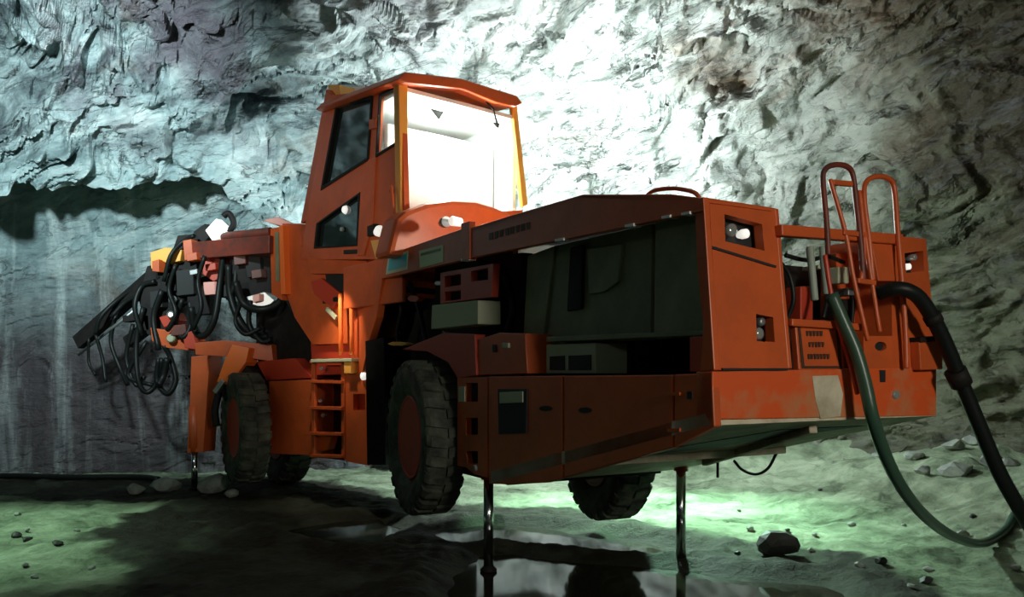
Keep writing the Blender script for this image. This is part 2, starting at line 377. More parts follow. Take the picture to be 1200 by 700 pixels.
wr = grid_mesh('wall_right', PD[:TC + 1, split:], M['rock'], True)
# the roof goes on over the middle of the gallery
ring = PD[TC:]
extra = []
for k in range(1, 9):
    a = k / 8.0; e = ring[-1].copy()
    e[:, :2] = e[:, :2] * (1 - a) + cen * a; e[:, 2] = ring[-1][:, 2] * (1 - a) + 7.0 * a
    extra.append(e)
ce = grid_mesh('ceiling', np.concatenate([ring, np.array(extra)], 0), M['rock'])
for o in (wl, wr, ce): o['kind'] = 'structure'

# ------------------------------------------------------------------ the ground, with its puddle hollows and painted rig shadow
def poly_ground(pix): return np.array([on_ground(x, y).xy[:] for x, y in pix])
pools = [poly_ground([(545, 650), (600, 644), (640, 650), (760, 668), (850, 678), (960, 690), (1010, 720), (900, 900), (600, 1000), (470, 900), (520, 700)]),
         poly_ground([(525, 624), (570, 618), (640, 622), (740, 633), (800, 645), (790, 652), (700, 650), (610, 645), (545, 640)]),
         poly_ground([(345, 622), (400, 612), (440, 610), (455, 620), (425, 642), (380, 640)])]
mud = poly_ground([(100, 636), (160, 606), (228, 590), (240, 574), (330, 566), (400, 570), (470, 592), (590, 598), (660, 603), (720, 612), (780, 630), (860, 644), (960, 652), (1040, 668), (1120, 720), (1000, 900), (600, 1000), (330, 950), (200, 800), (150, 700), (126, 662)])  # muddy ground, extended to paint in the rig's shadow
foot_strip = poly_ground([(-300, 566), (240, 566), (250, 590), (150, 596), (60, 590), (-300, 592)])  # darker strip along the foot of the left wall
def sdist(pts, poly):                           # signed distance, negative inside
    d = np.full(len(pts), 1e9); ins = np.zeros(len(pts), bool); n = len(poly)
    for i in range(n):
        a, b = poly[i], poly[(i + 1) % n]; e = b - a; v = pts - a
        t = np.clip((v @ e) / (e @ e), 0, 1); d = np.minimum(d, np.linalg.norm(v - t[:, None] * e, axis=1))
        c = ((a[1] > pts[:, 1]) != (b[1] > pts[:, 1])) & (pts[:, 0] < (b[0] - a[0]) * (pts[:, 1] - a[1]) / (b[1] - a[1] + 1e-9) + a[0])
        ins ^= c
    return np.where(ins, -d, d)
xs = np.concatenate([np.linspace(-22, -8, 40)[:-1], np.linspace(-8, 8.6, 430)])
ys = np.concatenate([np.linspace(-5, 3.2, 40)[:-1], np.linspace(3.2, 14.5, 340)])
GX, GY = np.meshgrid(xs, ys); gp = np.stack([GX.ravel(), GY.ravel()], 1)
g3 = np.concatenate([gp, np.zeros((len(gp), 1))], 1)
def ground_z(gp, g3):
    wob = 0.16 * fbm(g3 * 1.1, 700, 4)
    sd = np.minimum.reduce([sdist(gp, q_) for q_ in pools]) + wob
    z = 0.055 + 0.030 * fbm(g3 * 1.3, 720, 5) + 0.034 * np.abs(fbm(g3 * 5.0, 740, 4))
    z = np.where(sd < 0.35, z * sstep(-0.05, 0.35, sd) - 0.06 * sstep(0.03, -0.25, sd), z)
    z = z + 0.035 * np.exp(-((sd - 0.25) / 0.15) ** 2)
    bank = sstep(2.6, 7.0, gp[:, 0] + 0.25 * (gp[:, 1] - 8)) * 0.62 * sstep(3.5, 8, gp[:, 1]) + 0.35 * sstep(11.0, 13.0, gp[:, 1]) * sstep(-2, 1, gp[:, 0])
    return z + bank * (1 + 0.25 * fbm(g3 * 1.2, 760, 3))
GZ = ground_z(gp, g3)
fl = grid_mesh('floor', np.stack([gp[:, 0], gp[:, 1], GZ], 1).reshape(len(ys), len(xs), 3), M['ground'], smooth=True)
fl['kind'] = 'structure'
wa = fl.data.attributes.new('wet_and_shade', 'FLOAT', 'POINT')
wa.data.foreach_set('value', (sstep(0.10, -0.10, np.minimum(sdist(gp, mud), sdist(gp, foot_strip)) + 0.16 * fbm(g3 * 2.2, 800, 5)) * (0.88 + 0.12 * sstep(-0.3, 0.3, fbm(g3 * 2.5, 820, 4)))).astype(np.float32))
def gz(x, y):
    return float(ground_z(np.array([[x, y]], float), np.array([[x, y, 0]], float))[0])

# ------------------------------------------------------------------ mesh helpers
WORLD = {}
def empty(name, loc, parent=None):
    o = bpy.data.objects.new(name, None); COL.objects.link(o); o.empty_display_size = 0.2
    if parent: o.parent = parent; o.location = Vector(loc) - WORLD[parent]
    else: o.location = loc
    WORLD[o] = Vector(loc); return o
class MB:
    def __init__(s): s.bm = bmesh.new()
    def prism(s, pts, ext):                     # a closed outline pushed along ext
        a = [s.bm.verts.new(p) for p in pts]; b = [s.bm.verts.new(Vector(p) + ext) for p in pts]
        s.bm.faces.new(a); s.bm.faces.new(b[::-1])
        n = len(pts)
        for i in range(n): s.bm.faces.new((a[i], b[i], b[(i + 1) % n], a[(i + 1) % n]))
        return s
    def holed(s, outer, holes, ext):            # the same with openings cut through
        ed = []; t = bmesh.new()
        for loop in [outer] + holes:
            vs = [t.verts.new(p) for p in loop]
            ed += [t.edges.new((vs[i], vs[(i + 1) % len(vs)])) for i in range(len(vs))]
        bmesh.ops.triangle_fill(t, edges=ed, use_beauty=True, use_dissolve=False)
        r = bmesh.ops.extrude_face_region(t, geom=t.faces[:])
        bmesh.ops.translate(t, verts=[g for g in r['geom'] if isinstance(g, bmesh.types.BMVert)], vec=ext)
        me = bpy.data.meshes.new('tmp'); t.to_mesh(me); t.free(); s.bm.from_mesh(me); bpy.data.meshes.remove(me)
        return s
    def hull(s, pts):
        vs = [s.bm.verts.new(p) for p in pts]; bmesh.ops.convex_hull(s.bm, input=vs); return s
    def box(s, fr, u, v, z, tilt=None):
        c = [fr.P(a, b, e) for a in u for b in v for e in z]
        V = [s.bm.verts.new(p) for p in c]
        for f in ((0, 1, 3, 2), (4, 6, 7, 5), (0, 4, 5, 1), (2, 3, 7, 6), (0, 2, 6, 4), (1, 5, 7, 3)): s.bm.faces.new([V[i] for i in f])
        return s
    def bar(s, a, b, wd, ht, up=Vector((0, 0, 1))):   # rectangular bar between two points
        a, b = Vector(a), Vector(b); d = (b - a).normalized(); x = d.cross(up)
        x = x.normalized() if x.length > 1e-4 else Vector((1, 0, 0)); y = x.cross(d)
        q = [a + x * sx * wd / 2 + y * sy * ht / 2 for sx, sy in ((-1, -1), (1, -1), (1, 1), (-1, 1))]
        return s.prism(q, b - a)
    def tube(s, path, r, n=10, smooth=True, sub=5):
        pts = [Vector(p) for p in path]
        if smooth and len(pts) > 2:
            P = [2 * pts[0] - pts[1]] + pts + [2 * pts[-1] - pts[-2]]; out = []
            for i in range(len(pts) - 1):
                a, b, c, d = P[i:i + 4]
                for k in range(sub):
                    f = k / sub
                    out.append(0.5 * ((2 * b) + (c - a) * f + (2 * a - 5 * b + 4 * c - d) * f * f + (3 * b - a - 3 * c + d) * f ** 3))
            pts = out + [pts[-1]]
        rings = []; up = None
        for i, p in enumerate(pts):
            d = (pts[min(i + 1, len(pts) - 1)] - pts[max(i - 1, 0)]).normalized()
            if up is None: up = d.orthogonal().normalized()
            up = (up - d * up.dot(d)).normalized(); y = d.cross(up)
            rr = r[i] if isinstance(r, (list, tuple)) else r
            rings.append([s.bm.verts.new(p + (up * math.cos(t) + y * math.sin(t)) * rr) for t in [2 * math.pi * k / n for k in range(n)]])
        for A, B in zip(rings, rings[1:]):
            for k in range(n):
                f = s.bm.faces.new((A[k], A[(k + 1) % n], B[(k + 1) % n], B[k])); f.smooth = True
        s.bm.faces.new(rings[0][::-1]); s.bm.faces.new(rings[-1]); return s
    def lathe(s, c, axis, prof, n=32, smooth=True):   # prof: (offset along the axis, radius)
        c, ax = Vector(c), Vector(axis).normalized(); x = ax.orthogonal().normalized(); y = ax.cross(x)
        rings = [[s.bm.verts.new(c + ax * o + (x * math.cos(2 * math.pi * k / n) + y * math.sin(2 * math.pi * k / n)) * max(r, 1e-4)) for k in range(n)] for o, r in prof]
        for A, B in zip(rings, rings[1:]):
            for k in range(n):
                f = s.bm.faces.new((A[k], A[(k + 1) % n], B[(k + 1) % n], B[k])); f.smooth = smooth
        s.bm.faces.new(rings[0][::-1]); s.bm.faces.new(rings[-1]); return s
    def rock(s, c, r, seed, squash=(1, 1, 0.7)):
        t = bmesh.new(); bmesh.ops.create_icosphere(t, subdivisions=2, radius=1.0)
        rnd = random.Random(seed)
        pl = [(Vector((rnd.gauss(0, 1), rnd.gauss(0, 1), rnd.gauss(0, 1))).normalized(), rnd.uniform(0.55, 0.9)) for _ in range(14)]
        for v in t.verts:
            p = v.co.copy()
            for n, d in pl:
                k = p.dot(n)
                if k > d: p -= n * (k - d)
            v.co = Vector((p.x * r * squash[0], p.y * r * squash[1], p.z * r * squash[2])) + Vector(c)
        me = bpy.data.meshes.new('tmp'); t.to_mesh(me); t.free(); s.bm.from_mesh(me); bpy.data.meshes.remove(me); return s
    def build(s, name, m, parent=None, bevel=0.0, label=None, origin=None):
        bmesh.ops.recalc_face_normals(s.bm, faces=s.bm.faces[:])
        co = [v.co for v in s.bm.verts]
        lo = Vector(map(min, zip(*co))); hi = Vector(map(max, zip(*co)))
        c = Vector(origin) if origin is not None else (lo + hi) / 2
        bmesh.ops.translate(s.bm, verts=s.bm.verts[:], vec=-c)
        me = bpy.data.meshes.new(name); s.bm.to_mesh(me); s.bm.free()
        me.materials.append(M[m] if isinstance(m, str) else m)
        o = bpy.data.objects.new(name, me); COL.objects.link(o)
        if parent: o.parent = parent; o.location = c - WORLD[parent]
        else: o.location = c
        WORLD[o] = c
        if bevel:
            b = o.modifiers.new('edge', 'BEVEL'); b.width = bevel; b.segments = 2; b.limit_method = 'ANGLE'; b.angle_limit = D2R(35)
        if label: o['label'] = label
        return o
def tag(o, label, cat, group=None):
    o['label'] = label; o['category'] = cat
    if group: o['group'] = group
    return o
def sp(fr, pix, v=0.0): return [fr.side(x, y, v) for x, y in pix]
def fp(fr, pix, u=0.0): return [fr.face(x, y, u) for x, y in pix]

# ------------------------------------------------------------------ the drilling rig
rig = tag(empty('drilling_rig', R.P(2.8, 0.9, 0.0)), 'orange mining drill rig with tall glazed cab raised on jacks', 'drill rig')
def P_(name, mb, m, parent=None, bevel=0.006, label=None): return mb.build(name, m, parent or rig, bevel, label)

# --- rear section: core, lower panels, belly
P_('rear_chassis', MB().box(R, (2.4, 4.9), (0.30, 1.60), (0.86, 1.50)).box(R, (.3, 2.4), (.2, 1.6), (1.40, 1.5)), 'black', label='black inner frame of the tail')
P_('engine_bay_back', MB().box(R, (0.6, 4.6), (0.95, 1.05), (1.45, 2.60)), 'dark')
P_('far_side_panel', MB().prism([R.P(0.02, W - .05, 1.62), R.P(4.4, W - .05, 1.62), R.P(4.4, W - .05, .80), R.P(2.4, W - .05, .77), R.P(0.02, W - .05, 1.36)], R.V * .05), 'orange')
P_('far_hood_side', MB().box(R, (0.5, 3.4), (W - .05, W), (1.66, 2.3)), 'orange')
IN = R.V * 0.05
pa = P_('side_panel', MB().prism(sp(R, [(572.5, 441.5), (659, 440.5), (659, 560.5), (640, 566), (600, 568), (572.5, 567.5)]), IN), 'orange')
lt = P_('latch_recess', MB().prism(sp(R, [(583, 456), (617, 456), (616, 508), (584, 509)], -.012), R.V * .02), 'dark', pa, 0.004, label='dark recessed latch panel')
P_('latch', MB().prism(sp(R, [(585, 460), (612, 459), (612, 472), (585, 473)], -.022), R.V * .012), 'palebox', pa, 0.003, label='grey green latch plate')
def oval(px, py, a, b, parent, name='handle'):
    P_(name, MB().prism([R.side(px + a * math.cos(t), py + b * math.sin(t), -.008) for t in [2 * math.pi * k / 12 for k in range(12)]], R.V * .012), 'dark', parent, 0, label='black oval recessed handle')
oval(639, 479, 7.5, 3.2, pa)
pb = P_('side_panel', MB().prism(sp(R, [(661, 440.5), (788, 439.5), (788, 525), (661, 560)]), IN), 'orange')
oval(685, 481, 7.5, 3.4, pb)
pc = P_('side_panel', MB().prism(sp(R, [(790.5, 439), (834, 437), (837, 500), (790.5, 524)]), IN), 'orange')
P_('keyhole', MB().prism(sp(R, [(805, 459), (811, 459), (811, 468), (805, 468)], -.008), R.V * .012), 'dark', pc, 0)
P_('hinge', MB().prism(sp(R, [(782, 460), (796, 460), (796, 464), (782, 464)], -.012), R.V * .02), 'orange', pc, 0)
P_('hinge', MB().prism(sp(R, [(782, 503), (796, 502), (796, 506), (782, 507)], -.012), R.V * .02), 'orange', pc, 0)
st = P_('step_panel', MB().holed(sp(R, [(536, 443), (571, 442), (571, 560), (556, 556), (546, 548), (536, 546)]),
     [sp(R, [(546, 449), (560, 449), (560, 471), (546, 471)]), sp(R, [(546, 490), (560, 490), (560, 510), (546, 510)]), sp(R, [(546, 529), (560, 529), (560, 545), (548, 543)])], IN), 'orange', bevel=0)
P_('step_backing', MB().prism(sp(R, [(542, 446), (566, 446), (566, 548), (542, 545)], .12), R.V * .02), 'dark', st, 0)
P_('step_light', MB().prism(sp(R, [(537, 453), (544, 453), (544, 471), (537, 471)], -.01), R.V * .02), 'palebox', st, 0.003, label='pale grey plate')
P_('step_light', MB().lathe(R.side(555, 549, -.02), R.V, [(0, .022), (.03, .03)], 12), 'lens_off', st, 0, label='small clear round lamp')
# sloping belly under the tail
P_('belly_plate', MB().hull([R.P(0, 0, 1.345), R.P(0, W, 1.345), R.P(2.4, W, .76), R.P(2.4, 0, .76), R.P(.05, 0, 1.41), R.P(.05, W, 1.41), R.P(2.4, W, .86), R.P(2.4, 0, .86)]), 'dirty', label='dusty sloping belly plate')
def belly(u, v, off=0.0): return R.P(u, v, 1.345 - (1.345 - .76) * u / 2.4 - off)
P_('belly_slot', MB().prism([belly(a, b, .004) for a, b in ((.25, .75), (.75, .45), (1.1, .45), (.95, .75), (.45, 1.25), (.25, 1.5))], Vector((0, 0, .02))), 'black', bevel=0)
P_('belly_rib', MB().bar(belly(.15, .9, .02), belly(1.7, 1.5, .02), .05, .05), 'dirty')
P_('belly_rib', MB().bar(belly(1.15, .05, .02), belly(1.15, 1.75, .02), .06, .05), 'dirty')
P_('belly_hose', MB().tube([R.side(x, y, W - .05) for x, y in ((860, 540), (870, 551), (886, 556), (900, 549), (910, 531))], .012, 8), 'hose')
P_('drain_pipe', MB().tube([R.side(841, 541, W - .05), R.side(841, 560, W - .05)], .012, 8, False), 'hose')
P_('axle_guard', MB().box(R, (2.4, 4.5), (.15, W - .15), (.74, .9)), 'black')

# --- bumper and rear block
bp_ = P_('rear_bumper', MB().prism([R.P(0, 0, 1.375), R.P(0, W, 1.345), R.P(0, W, 1.64), R.P(0, 0, 1.615)], R.U * .12), 'orange_worn', label='orange rear bumper with worn bare patch')
P_('tie_down_eye', MB().lathe(R.face(1052, 463, -.02), R.U, [(0, .022), (.03, .03)], 14), 'lens_off', bp_, 0)
P_('bare_patch', MB().prism([R.face(x, y, -.003) for x, y in ((952, 441), (982, 440), (988, 462), (985, 488), (962, 491), (956, 470))], R.U * .006), 'dirty', bp_, 0, label='bare beige worn patch')
lean = .09
def rear(px, py):                                # the rear faces lean forward as they rise
    p = R.face(px, py, 0); t = min(max((p.z - 1.6) / .87, 0), 1.2); return R.face(px, py, lean * t)
near_block = P_('rear_hood', MB().holed([rear(*q_) for q_ in [(838, 434), (924, 432), (915, 330), (908, 244), (824, 231), (826, 300)]],
     [[rear(*q_) for q_ in [(849, 251), (893, 263), (896, 294), (850, 283)]], [rear(*q_) for q_ in [(886, 368), (906, 372), (908, 401), (887, 400)]]], R.U * .06), 'orange', bevel=0)
P_('hood_side', MB().prism(sp(R, [(821, 231), (824, 231), (837, 434), (820, 436), (827, 330), (824, 250)]), R.V * .04), 'orange', near_block)
def slit(a, b, wd=.012):
    P_('panel_joint', MB().bar(rear(*a) - R.U * .003, rear(*b) - R.U * .003, wd, .012), 'dark', near_block, 0)
slit((830, 289), (908, 313), .016); slit((845, 433), (921, 433), .02)
P_('hood_top', MB().hull([rear(824, 231), rear(908, 244), rear(824, 231) + R.U * .5, rear(908, 244) + R.U * .5, rear(824, 235), rear(908, 248), rear(824, 235) + R.U * .5, rear(908, 248) + R.U * .5]), 'orange', near_block)
P_('hood_flank', MB().prism([rear(908, 244), rear(915, 330), rear(924, 432), rear(924, 432) + R.U * .5, rear(908, 244) + R.U * .5], R.V * .03), 'orange', near_block)
def headlight(fr_pts, lens_px, parent, names='headlight_housing'):
    h = P_(names, MB().prism([p + R.U * .09 for p in fr_pts], R.U * .03), 'dark', parent, 0, label='black headlight recess')
    for (x, y, r, m_) in lens_px:
        c = rear(x, y) + R.U * .02
        P_('headlight_lens', MB().lathe(c, R.U, [(-.006, r * .55), (0, r), (.03, r * 1.05), (.06, r * .7)], 16), m_, parent, 0)
headlight([rear(*q_) for q_ in [(846, 248), (896, 260), (899, 297), (847, 286)]], [(878, 273, .025, 'lens'), (862, 269, .034, 'lens_off')], near_block)
headlight([rear(*q_) for q_ in [(883, 365), (909, 369), (911, 404), (884, 403)]], [(897, 377, .022, 'steel'), (894, 391, .03, 'lens_off')], near_block, 'socket_recess')

far_block = P_('rear_block', MB().holed([rear(*q_) for q_ in [(1046, 434), (1097, 434), (1095, 390), (1085, 280), (1044, 276)]],
     [[rear(*q_) for q_ in [(1060, 297), (1082, 294), (1083, 318), (1062, 320)]]], R.U * .5), 'orange', bevel=0)
headlight([rear(*q_) for q_ in [(1057, 294), (1085, 291), (1086, 321), (1059, 323)]], [(1069.5, 312, .019, 'lens'), (1076, 301, .02, 'lens_off')], far_block)
P_('tool_box', MB().prism([rear(*q_) - R.U * .06 for q_ in [(1066, 400), (1093, 398), (1094, 433), (1068, 434)]], R.U * .06), 'orange', far_block)
P_('tool_box_lid', MB().prism([rear(*q_) - R.U * .075 for q_ in [(1065, 396), (1094, 394), (1094, 400), (1066, 402)]], R.U * .08), 'black', far_block)
P_('service_plate', MB().holed([rear(*q_) for q_ in [(1012, 394), (1046, 394), (1046, 434), (1012, 434)]], [[rear(1032 + 7 * math.cos(t), 406 + 5.5 * math.sin(t)) for t in [2 * math.pi * k / 12 for k in range(12)]]], R.U * .05), 'orange', bevel=0)
P_('port_socket', MB().lathe(rear(1032, 406) + R.U * .05, R.U, [(-.03, .05), (.03, .05)], 16), 'dark', bevel=0)
P_('slot', MB().prism([rear(*q_) - R.U * .004 for q_ in [(1030, 434), (1037, 434), (1037, 448), (1031, 448)]], R.U * .01), 'dark', bevel=0)

# --- middle recess with its tangle of pipes
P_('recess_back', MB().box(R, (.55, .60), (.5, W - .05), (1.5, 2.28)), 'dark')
P_('recess_floor', MB().box(R, (.02, .6), (.5, W - .05), (1.58, 1.62)), 'black')
P_('cross_bar', MB().bar(rear(908, 271) - R.U * .02, rear(1050, 282) - R.U * .02, .06, .06), 'orange')
P_('lower_cross_bar', MB().bar(rear(925, 378), rear(1012, 384), .04, .04), 'orange')
sg = P_('sign_plate', MB().prism([rear(*q_) + R.U * .01 for q_ in [(933, 374), (987, 376), (992, 434), (938, 434)]], R.U * .04), 'orange', label='orange plate with three rows of dark lettering')
P_('sign_border', MB().holed([rear(*q_) + R.U * .006 for q_ in [(936, 380), (984, 381), (988, 432), (941, 432)]], [[rear(*q_) + R.U * .006 for q_ in [(939, 383), (981, 384), (985, 429), (944, 429)]]], R.U * .006), 'ink', sg, 0)
lt_ = MB(); rnd = random.Random(3)
for row, (y, x0, x1, n) in enumerate(((391, 946, 966, 5), (404, 949, 968, 5), (418, 948, 974, 7))):
    for k in range(n):
        x = x0 + (x1 - x0) * k / n; w_ = (x1 - x0) / n * .72
        lt_.prism([rear(*q_) + R.U * .004 for q_ in [(x, y - 3), (x + w_, y - 3), (x + w_ * (.6 + .4 * rnd.random()), y + 3), (x + w_ * .1, y + 3)]], R.U * .006)
P_('lettering', lt_, 'ink', sg, 0)['kind'] = 'stuff'
for (x0, y0, x1, y1, r, m_) in ((954, 288, 960, 352, .022, 'hose_grey'), (969, 288, 974, 345, .022, 'hose_grey')):
    P_('hydraulic_pipe', MB().tube([rear(x0, y0) + R.U * .03, rear(x1, y1) + R.U * .03], r, 10, False), m_)
for (a, b, m_) in (((928, 332, 939, 357), .3, 'white'), ((930, 315, 940, 328), .35, 'steel'), ((976, 308, 985, 313), .1, 'palebox'), ((1003, 310, 1016, 330), .12, 'palebox'),
                   ((1008, 336, 1022, 345), .08, 'steel'), ((1011, 348, 1026, 376), .15, 'black'), ((988, 330, 1003, 372), .3, 'red'), ((1022, 290, 1045, 390), .25, 'orange')):
    P_('valve_block', MB().prism([rear(x, y) + R.U * b for x, y in ((a[0], a[1]), (a[2], a[1]), (a[2], a[3]), (a[0], a[3]))], R.U * .12), m_)
for pts in ([(930, 300), (945, 320), (950, 350), (942, 374)], [(985, 300), (992, 335), (985, 372)], [(940, 296), (965, 302), (990, 298), (1010, 305)], [(1003, 345), (1012, 340), (1020, 350), (1018, 388)]):
    P_('hydraulic_hose', MB().tube([rear(*q_) + R.U * .12 for q_ in pts], .014, 8), 'hose')
P_('hose_reel_plate', MB().prism([rear(*q_) - R.U * .02 for q_ in [(1016, 275), (1046, 278), (1046, 330), (1026, 330)]], R.U * .05), 'orange')

# --- hose guides: two tall tube hoops with inner struts
def rz(px, py, off): return rear(px, py) - R.U * off
P_('hose_guide_hoop', MB().tube([rz(962, 300, .05), rz(958, 260, .06), rz(954, 215, .06), rz(957, 201, .06), rz(968, 196, .06), rz(982, 198, .06), rz(989, 208, .06), rz(993, 240, .06), rz(998, 285, .06), rz(1003, 330, .05)], .0165, 10), 'boom_paint', label='grimy dark red hose guide hoop')
P_('hose_guide_hoop', MB().tube([rz(1014, 330, .05), rz(1008, 285, .06), rz(1002, 235, .06), rz(1004, 217, .06), rz(1014, 210, .06), rz(1028, 211, .06), rz(1037, 222, .06), rz(1041, 270, .06), rz(1046, 330, .06), rz(1052, 390, .05), rz(1055, 432, .04)], .0165, 10), 'orange')
for pts in ([(964, 212), (982, 275), (992, 330), (1008, 400)], [(998, 225), (1008, 300), (1022, 390)], [(1000, 240), (1004, 290), (1000, 330)], [(958, 300), (968, 360), (988, 430), (996, 462)]):
    P_('guide_strut', MB().tube([rz(x, y, .05) for x, y in pts], .014, 8), 'orange' if pts[0][0] != 958 else 'red')
P_('guide_brace', MB().bar(rz(966, 216, .05), rz(990, 218, .05), .03, .03), 'orange')
P_('guide_brace', MB().bar(rz(978, 274, .05), rz(1008, 278, .05), .03, .03), 'orange')
P_('guide_brace', MB().bar(rz(995, 330, .05), rz(1016, 333, .05), .03, .03), 'orange')

# --- engine bay seen through the long side opening
P_('radiator_panel', MB().prism(sp(R, [(768, 252), (822, 246), (829, 392), (766, 398)], .14), R.V * .05), 'green', label='olive engine panel nearest the tail')
P_('engine_panel', MB().prism(sp(R, [(652, 288), (764, 262), (762, 398), (640, 404)], .24), R.V * .05), 'green')
P_('engine_panel_plate', MB().prism(sp(R, [(688, 292), (728, 286), (724, 330), (708, 342), (690, 345)], .21), R.V * .03), 'green')
P_('engine_panel_post', MB().prism(sp(R, [(668, 290), (682, 287), (680, 362), (664, 365)], .20), R.V * .03), 'black')
P_('engine_ledge', MB().prism(sp(R, [(640, 395), (830, 387), (830, 393), (640, 401)], .08), R.V * .22), 'green')
P_('filter_box', MB().prism(sp(R, [(640, 404), (698, 402), (698, 438), (640, 438)], .12), R.V * .25), 'palebox')
P_('filter_slot', MB().prism(sp(R, [(644, 418), (661, 417), (661, 434), (644, 434)], .112), R.V * .02), 'dark', bevel=0)
P_('filter_slot', MB().prism(sp(R, [(666, 417), (692, 416), (692, 434), (666, 434)], .112), R.V * .02), 'dark', bevel=0)
P_('air_cylinder', MB().lathe(R.P(1.35, .35, 1.72), R.U, [(-.02, .08), (0, .12), (.55, .12), (.57, .08)], 20), 'green', bevel=0)
P_('tail_post', MB().prism(sp(R, [(808, 395), (828, 394), (833, 436), (808, 436)], .06), R.V * .1), 'red')
P_('exhaust_duct', MB().prism(sp(R, [(618, 300), (650, 288), (636, 400), (622, 420), (612, 418)], .22), R.V * .2), 'green')
P_('bay_post', MB().prism(sp(R, [(560, 305), (612, 296), (610, 395), (560, 395)], .30), R.V * .1), 'black')
P_('battery_box', MB().prism(sp(R, [(560, 398), (585, 390), (615, 391), (618, 438), (560, 440)], .02), R.V * .3), 'orange')
P_('battery_switch', MB().prism(sp(R, [(588, 402), (595, 402), (595, 408), (588, 408)], 0), R.V * .03), 'palebox')
P_('battery_lock', MB().prism(sp(R, [(577, 404), (581, 404), (581, 413), (577, 413)], .01), R.V * .03), 'dark', bevel=0)
P_('control_box', MB().prism(sp(R, [(506, 358), (560, 352), (560, 380), (505, 386)], -.02), R.V * .2), 'palebox', label='grey green control box')
vb = P_('valve_cabinet', MB().holed(sp(R, [(516, 320), (578, 309), (576, 348), (516, 356)], .05), [sp(R, [(521, 324), (540, 321), (540, 334), (521, 337)], .05), sp(R, [(552, 318), (572, 314), (572, 328), (552, 330)], .05), sp(R, [(521, 342), (540, 340), (540, 351), (521, 353)], .05)], R.V * .06), 'red', bevel=0)
P_('cabinet_back', MB().prism(sp(R, [(516, 320), (578, 309), (576, 348), (516, 356)], .13), R.V * .1), 'dark', vb, 0)
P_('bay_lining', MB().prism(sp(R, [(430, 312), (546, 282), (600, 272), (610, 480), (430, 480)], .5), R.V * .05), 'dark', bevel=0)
for (x, y, a, b, m_) in ((484, 350, 7, 4, 'red'), (513, 332, 4, 2.5, 'steel'), (466, 403, 12, 2.5, 'yellow'), (440, 372, 4, 6, 'steel')):
    P_('fitting', MB().prism([R.side(x + a * math.cos(t), y + b * math.sin(t), .1) for t in [math.pi / 3 * k for k in range(6)]], R.V * .06), m_, bevel=0)
for pts in ([(455, 335), (470, 360), (465, 395), (480, 410)], [(480, 330), (492, 365), (500, 400), (515, 420)], [(520, 390), (545, 400), (550, 430)], [(590, 320), (600, 360), (592, 395)]):
    P_('engine_hose', MB().tube([R.side(x, y, .2) for x, y in pts], .025, 8), 'hose')
P_('wheel_arch', MB().prism(sp(R, [(520, 390), (556, 392), (558, 440), (536, 444), (525, 425), (500, 412), (470, 410)], .0), R.V * .1), 'red', label='dark red wheel arch plate')

# --- side canopy strips
cn = P_('side_canopy', MB().prism(sp(R, [(549, 268), (600, 252), (682, 228), (786, 227.5), (822, 232), (825, 247), (690, 275), (549, 303)]), R.V * .05), 'orange')
P_('canopy_top', MB().hull([R.side(549, 268), R.side(682, 228), R.side(549, 268) + R.V * 1.6 + Vector((0, 0, -.06)), R.side(682, 228) + R.V * 1.6 + Vector((0, 0, -.06)), R.side(549, 273), R.side(682, 233), R.side(549, 275) + R.V * 1.6 + Vector((0, 0, -.08)), R.side(682, 235) + R.V * 1.6 + Vector((0, 0, -.08))]), 'orange', cn)
P_('canopy_tail_top', MB().hull([R.side(682, 228), R.side(822, 232), R.side(682, 228) + R.V * 1.0, R.side(822, 232) + R.V * .5, R.side(682, 233), R.side(822, 237), R.side(682, 233) + R.V * 1.0, R.side(822, 237) + R.V * .5]), 'orange', cn)
wd_ = MB()
for k in range(8):                               # a dark, weathered word on the canopy
    x = 573 + k * 6.2; y = 277.5 - k * 1.75
    wd_.prism(sp(R, [(x, y - 4), (x + 4.6, y - 5.3), (x + 4.6 - (k % 3) * .5, y + 3.2), (x + .6 * (k % 2), y + 4.2)], -.004), R.V * .006)
P_('lettering', wd_, 'ink', cn, 0, label='dark weathered lettering')['kind'] = 'stuff'
for x, y in ((545, 304), (655, 281), (737, 264), (780, 254), (803, 250)):  # white slips painted in where light shows through the canopy gap
    P_('light_glimpse', MB().prism(sp(R, [(x - 5, y - .5), (x + 5, y - 2.5), (x + 5, y + 1), (x - 5, y + 2.5)], -.01), R.V * .06), 'white', cn, 0, label='pale glimpse of light painted on the lower edge')
c2 = P_('side_canopy', MB().prism(sp(R, [(450, 300), (545, 267), (547, 304), (447, 327)]), R.V * .05), 'orange', label='orange canopy strip carrying two stickers')
s1 = P_('sticker', MB().prism(sp(R, [(455, 301), (478, 294), (477, 316), (452, 322)], -.005), R.V * .006), 'palegreen', c2, 0, label='blue sticker with pale edge')
P_('sticker', MB().prism(sp(R, [(456, 304), (477, 297), (476, 312), (454, 318)], -.009), R.V * .005), 'blue', c2, 0, label='blue sticker')
P_('sticker', MB().prism(sp(R, [(491, 294), (519, 287), (519, 307), (492, 314)], -.006), R.V * .007), 'palegreen', c2, 0, label='pale green sticker')
P_('sticker_band', MB().prism(sp(R, [(493, 297), (516, 291), (516, 294), (493, 300)], -.009), R.V * .005), 'green', c2, 0)
P_('deck_top', MB().hull([R.side(450, 300), R.side(545, 267), R.side(450, 300) + R.V * 1.5, R.side(545, 267) + R.V * 1.5, R.side(450, 303), R.side(545, 270), R.side(450, 303) + R.V * 1.5, R.side(545, 270) + R.V * 1.5]), 'orange', c2)
P_('canopy_post', MB().prism(sp(R, [(430, 308), (450, 300), (447, 330), (441, 372), (432, 400), (424, 440), (409, 440), (414, 380)]), R.V * .08), 'orange')
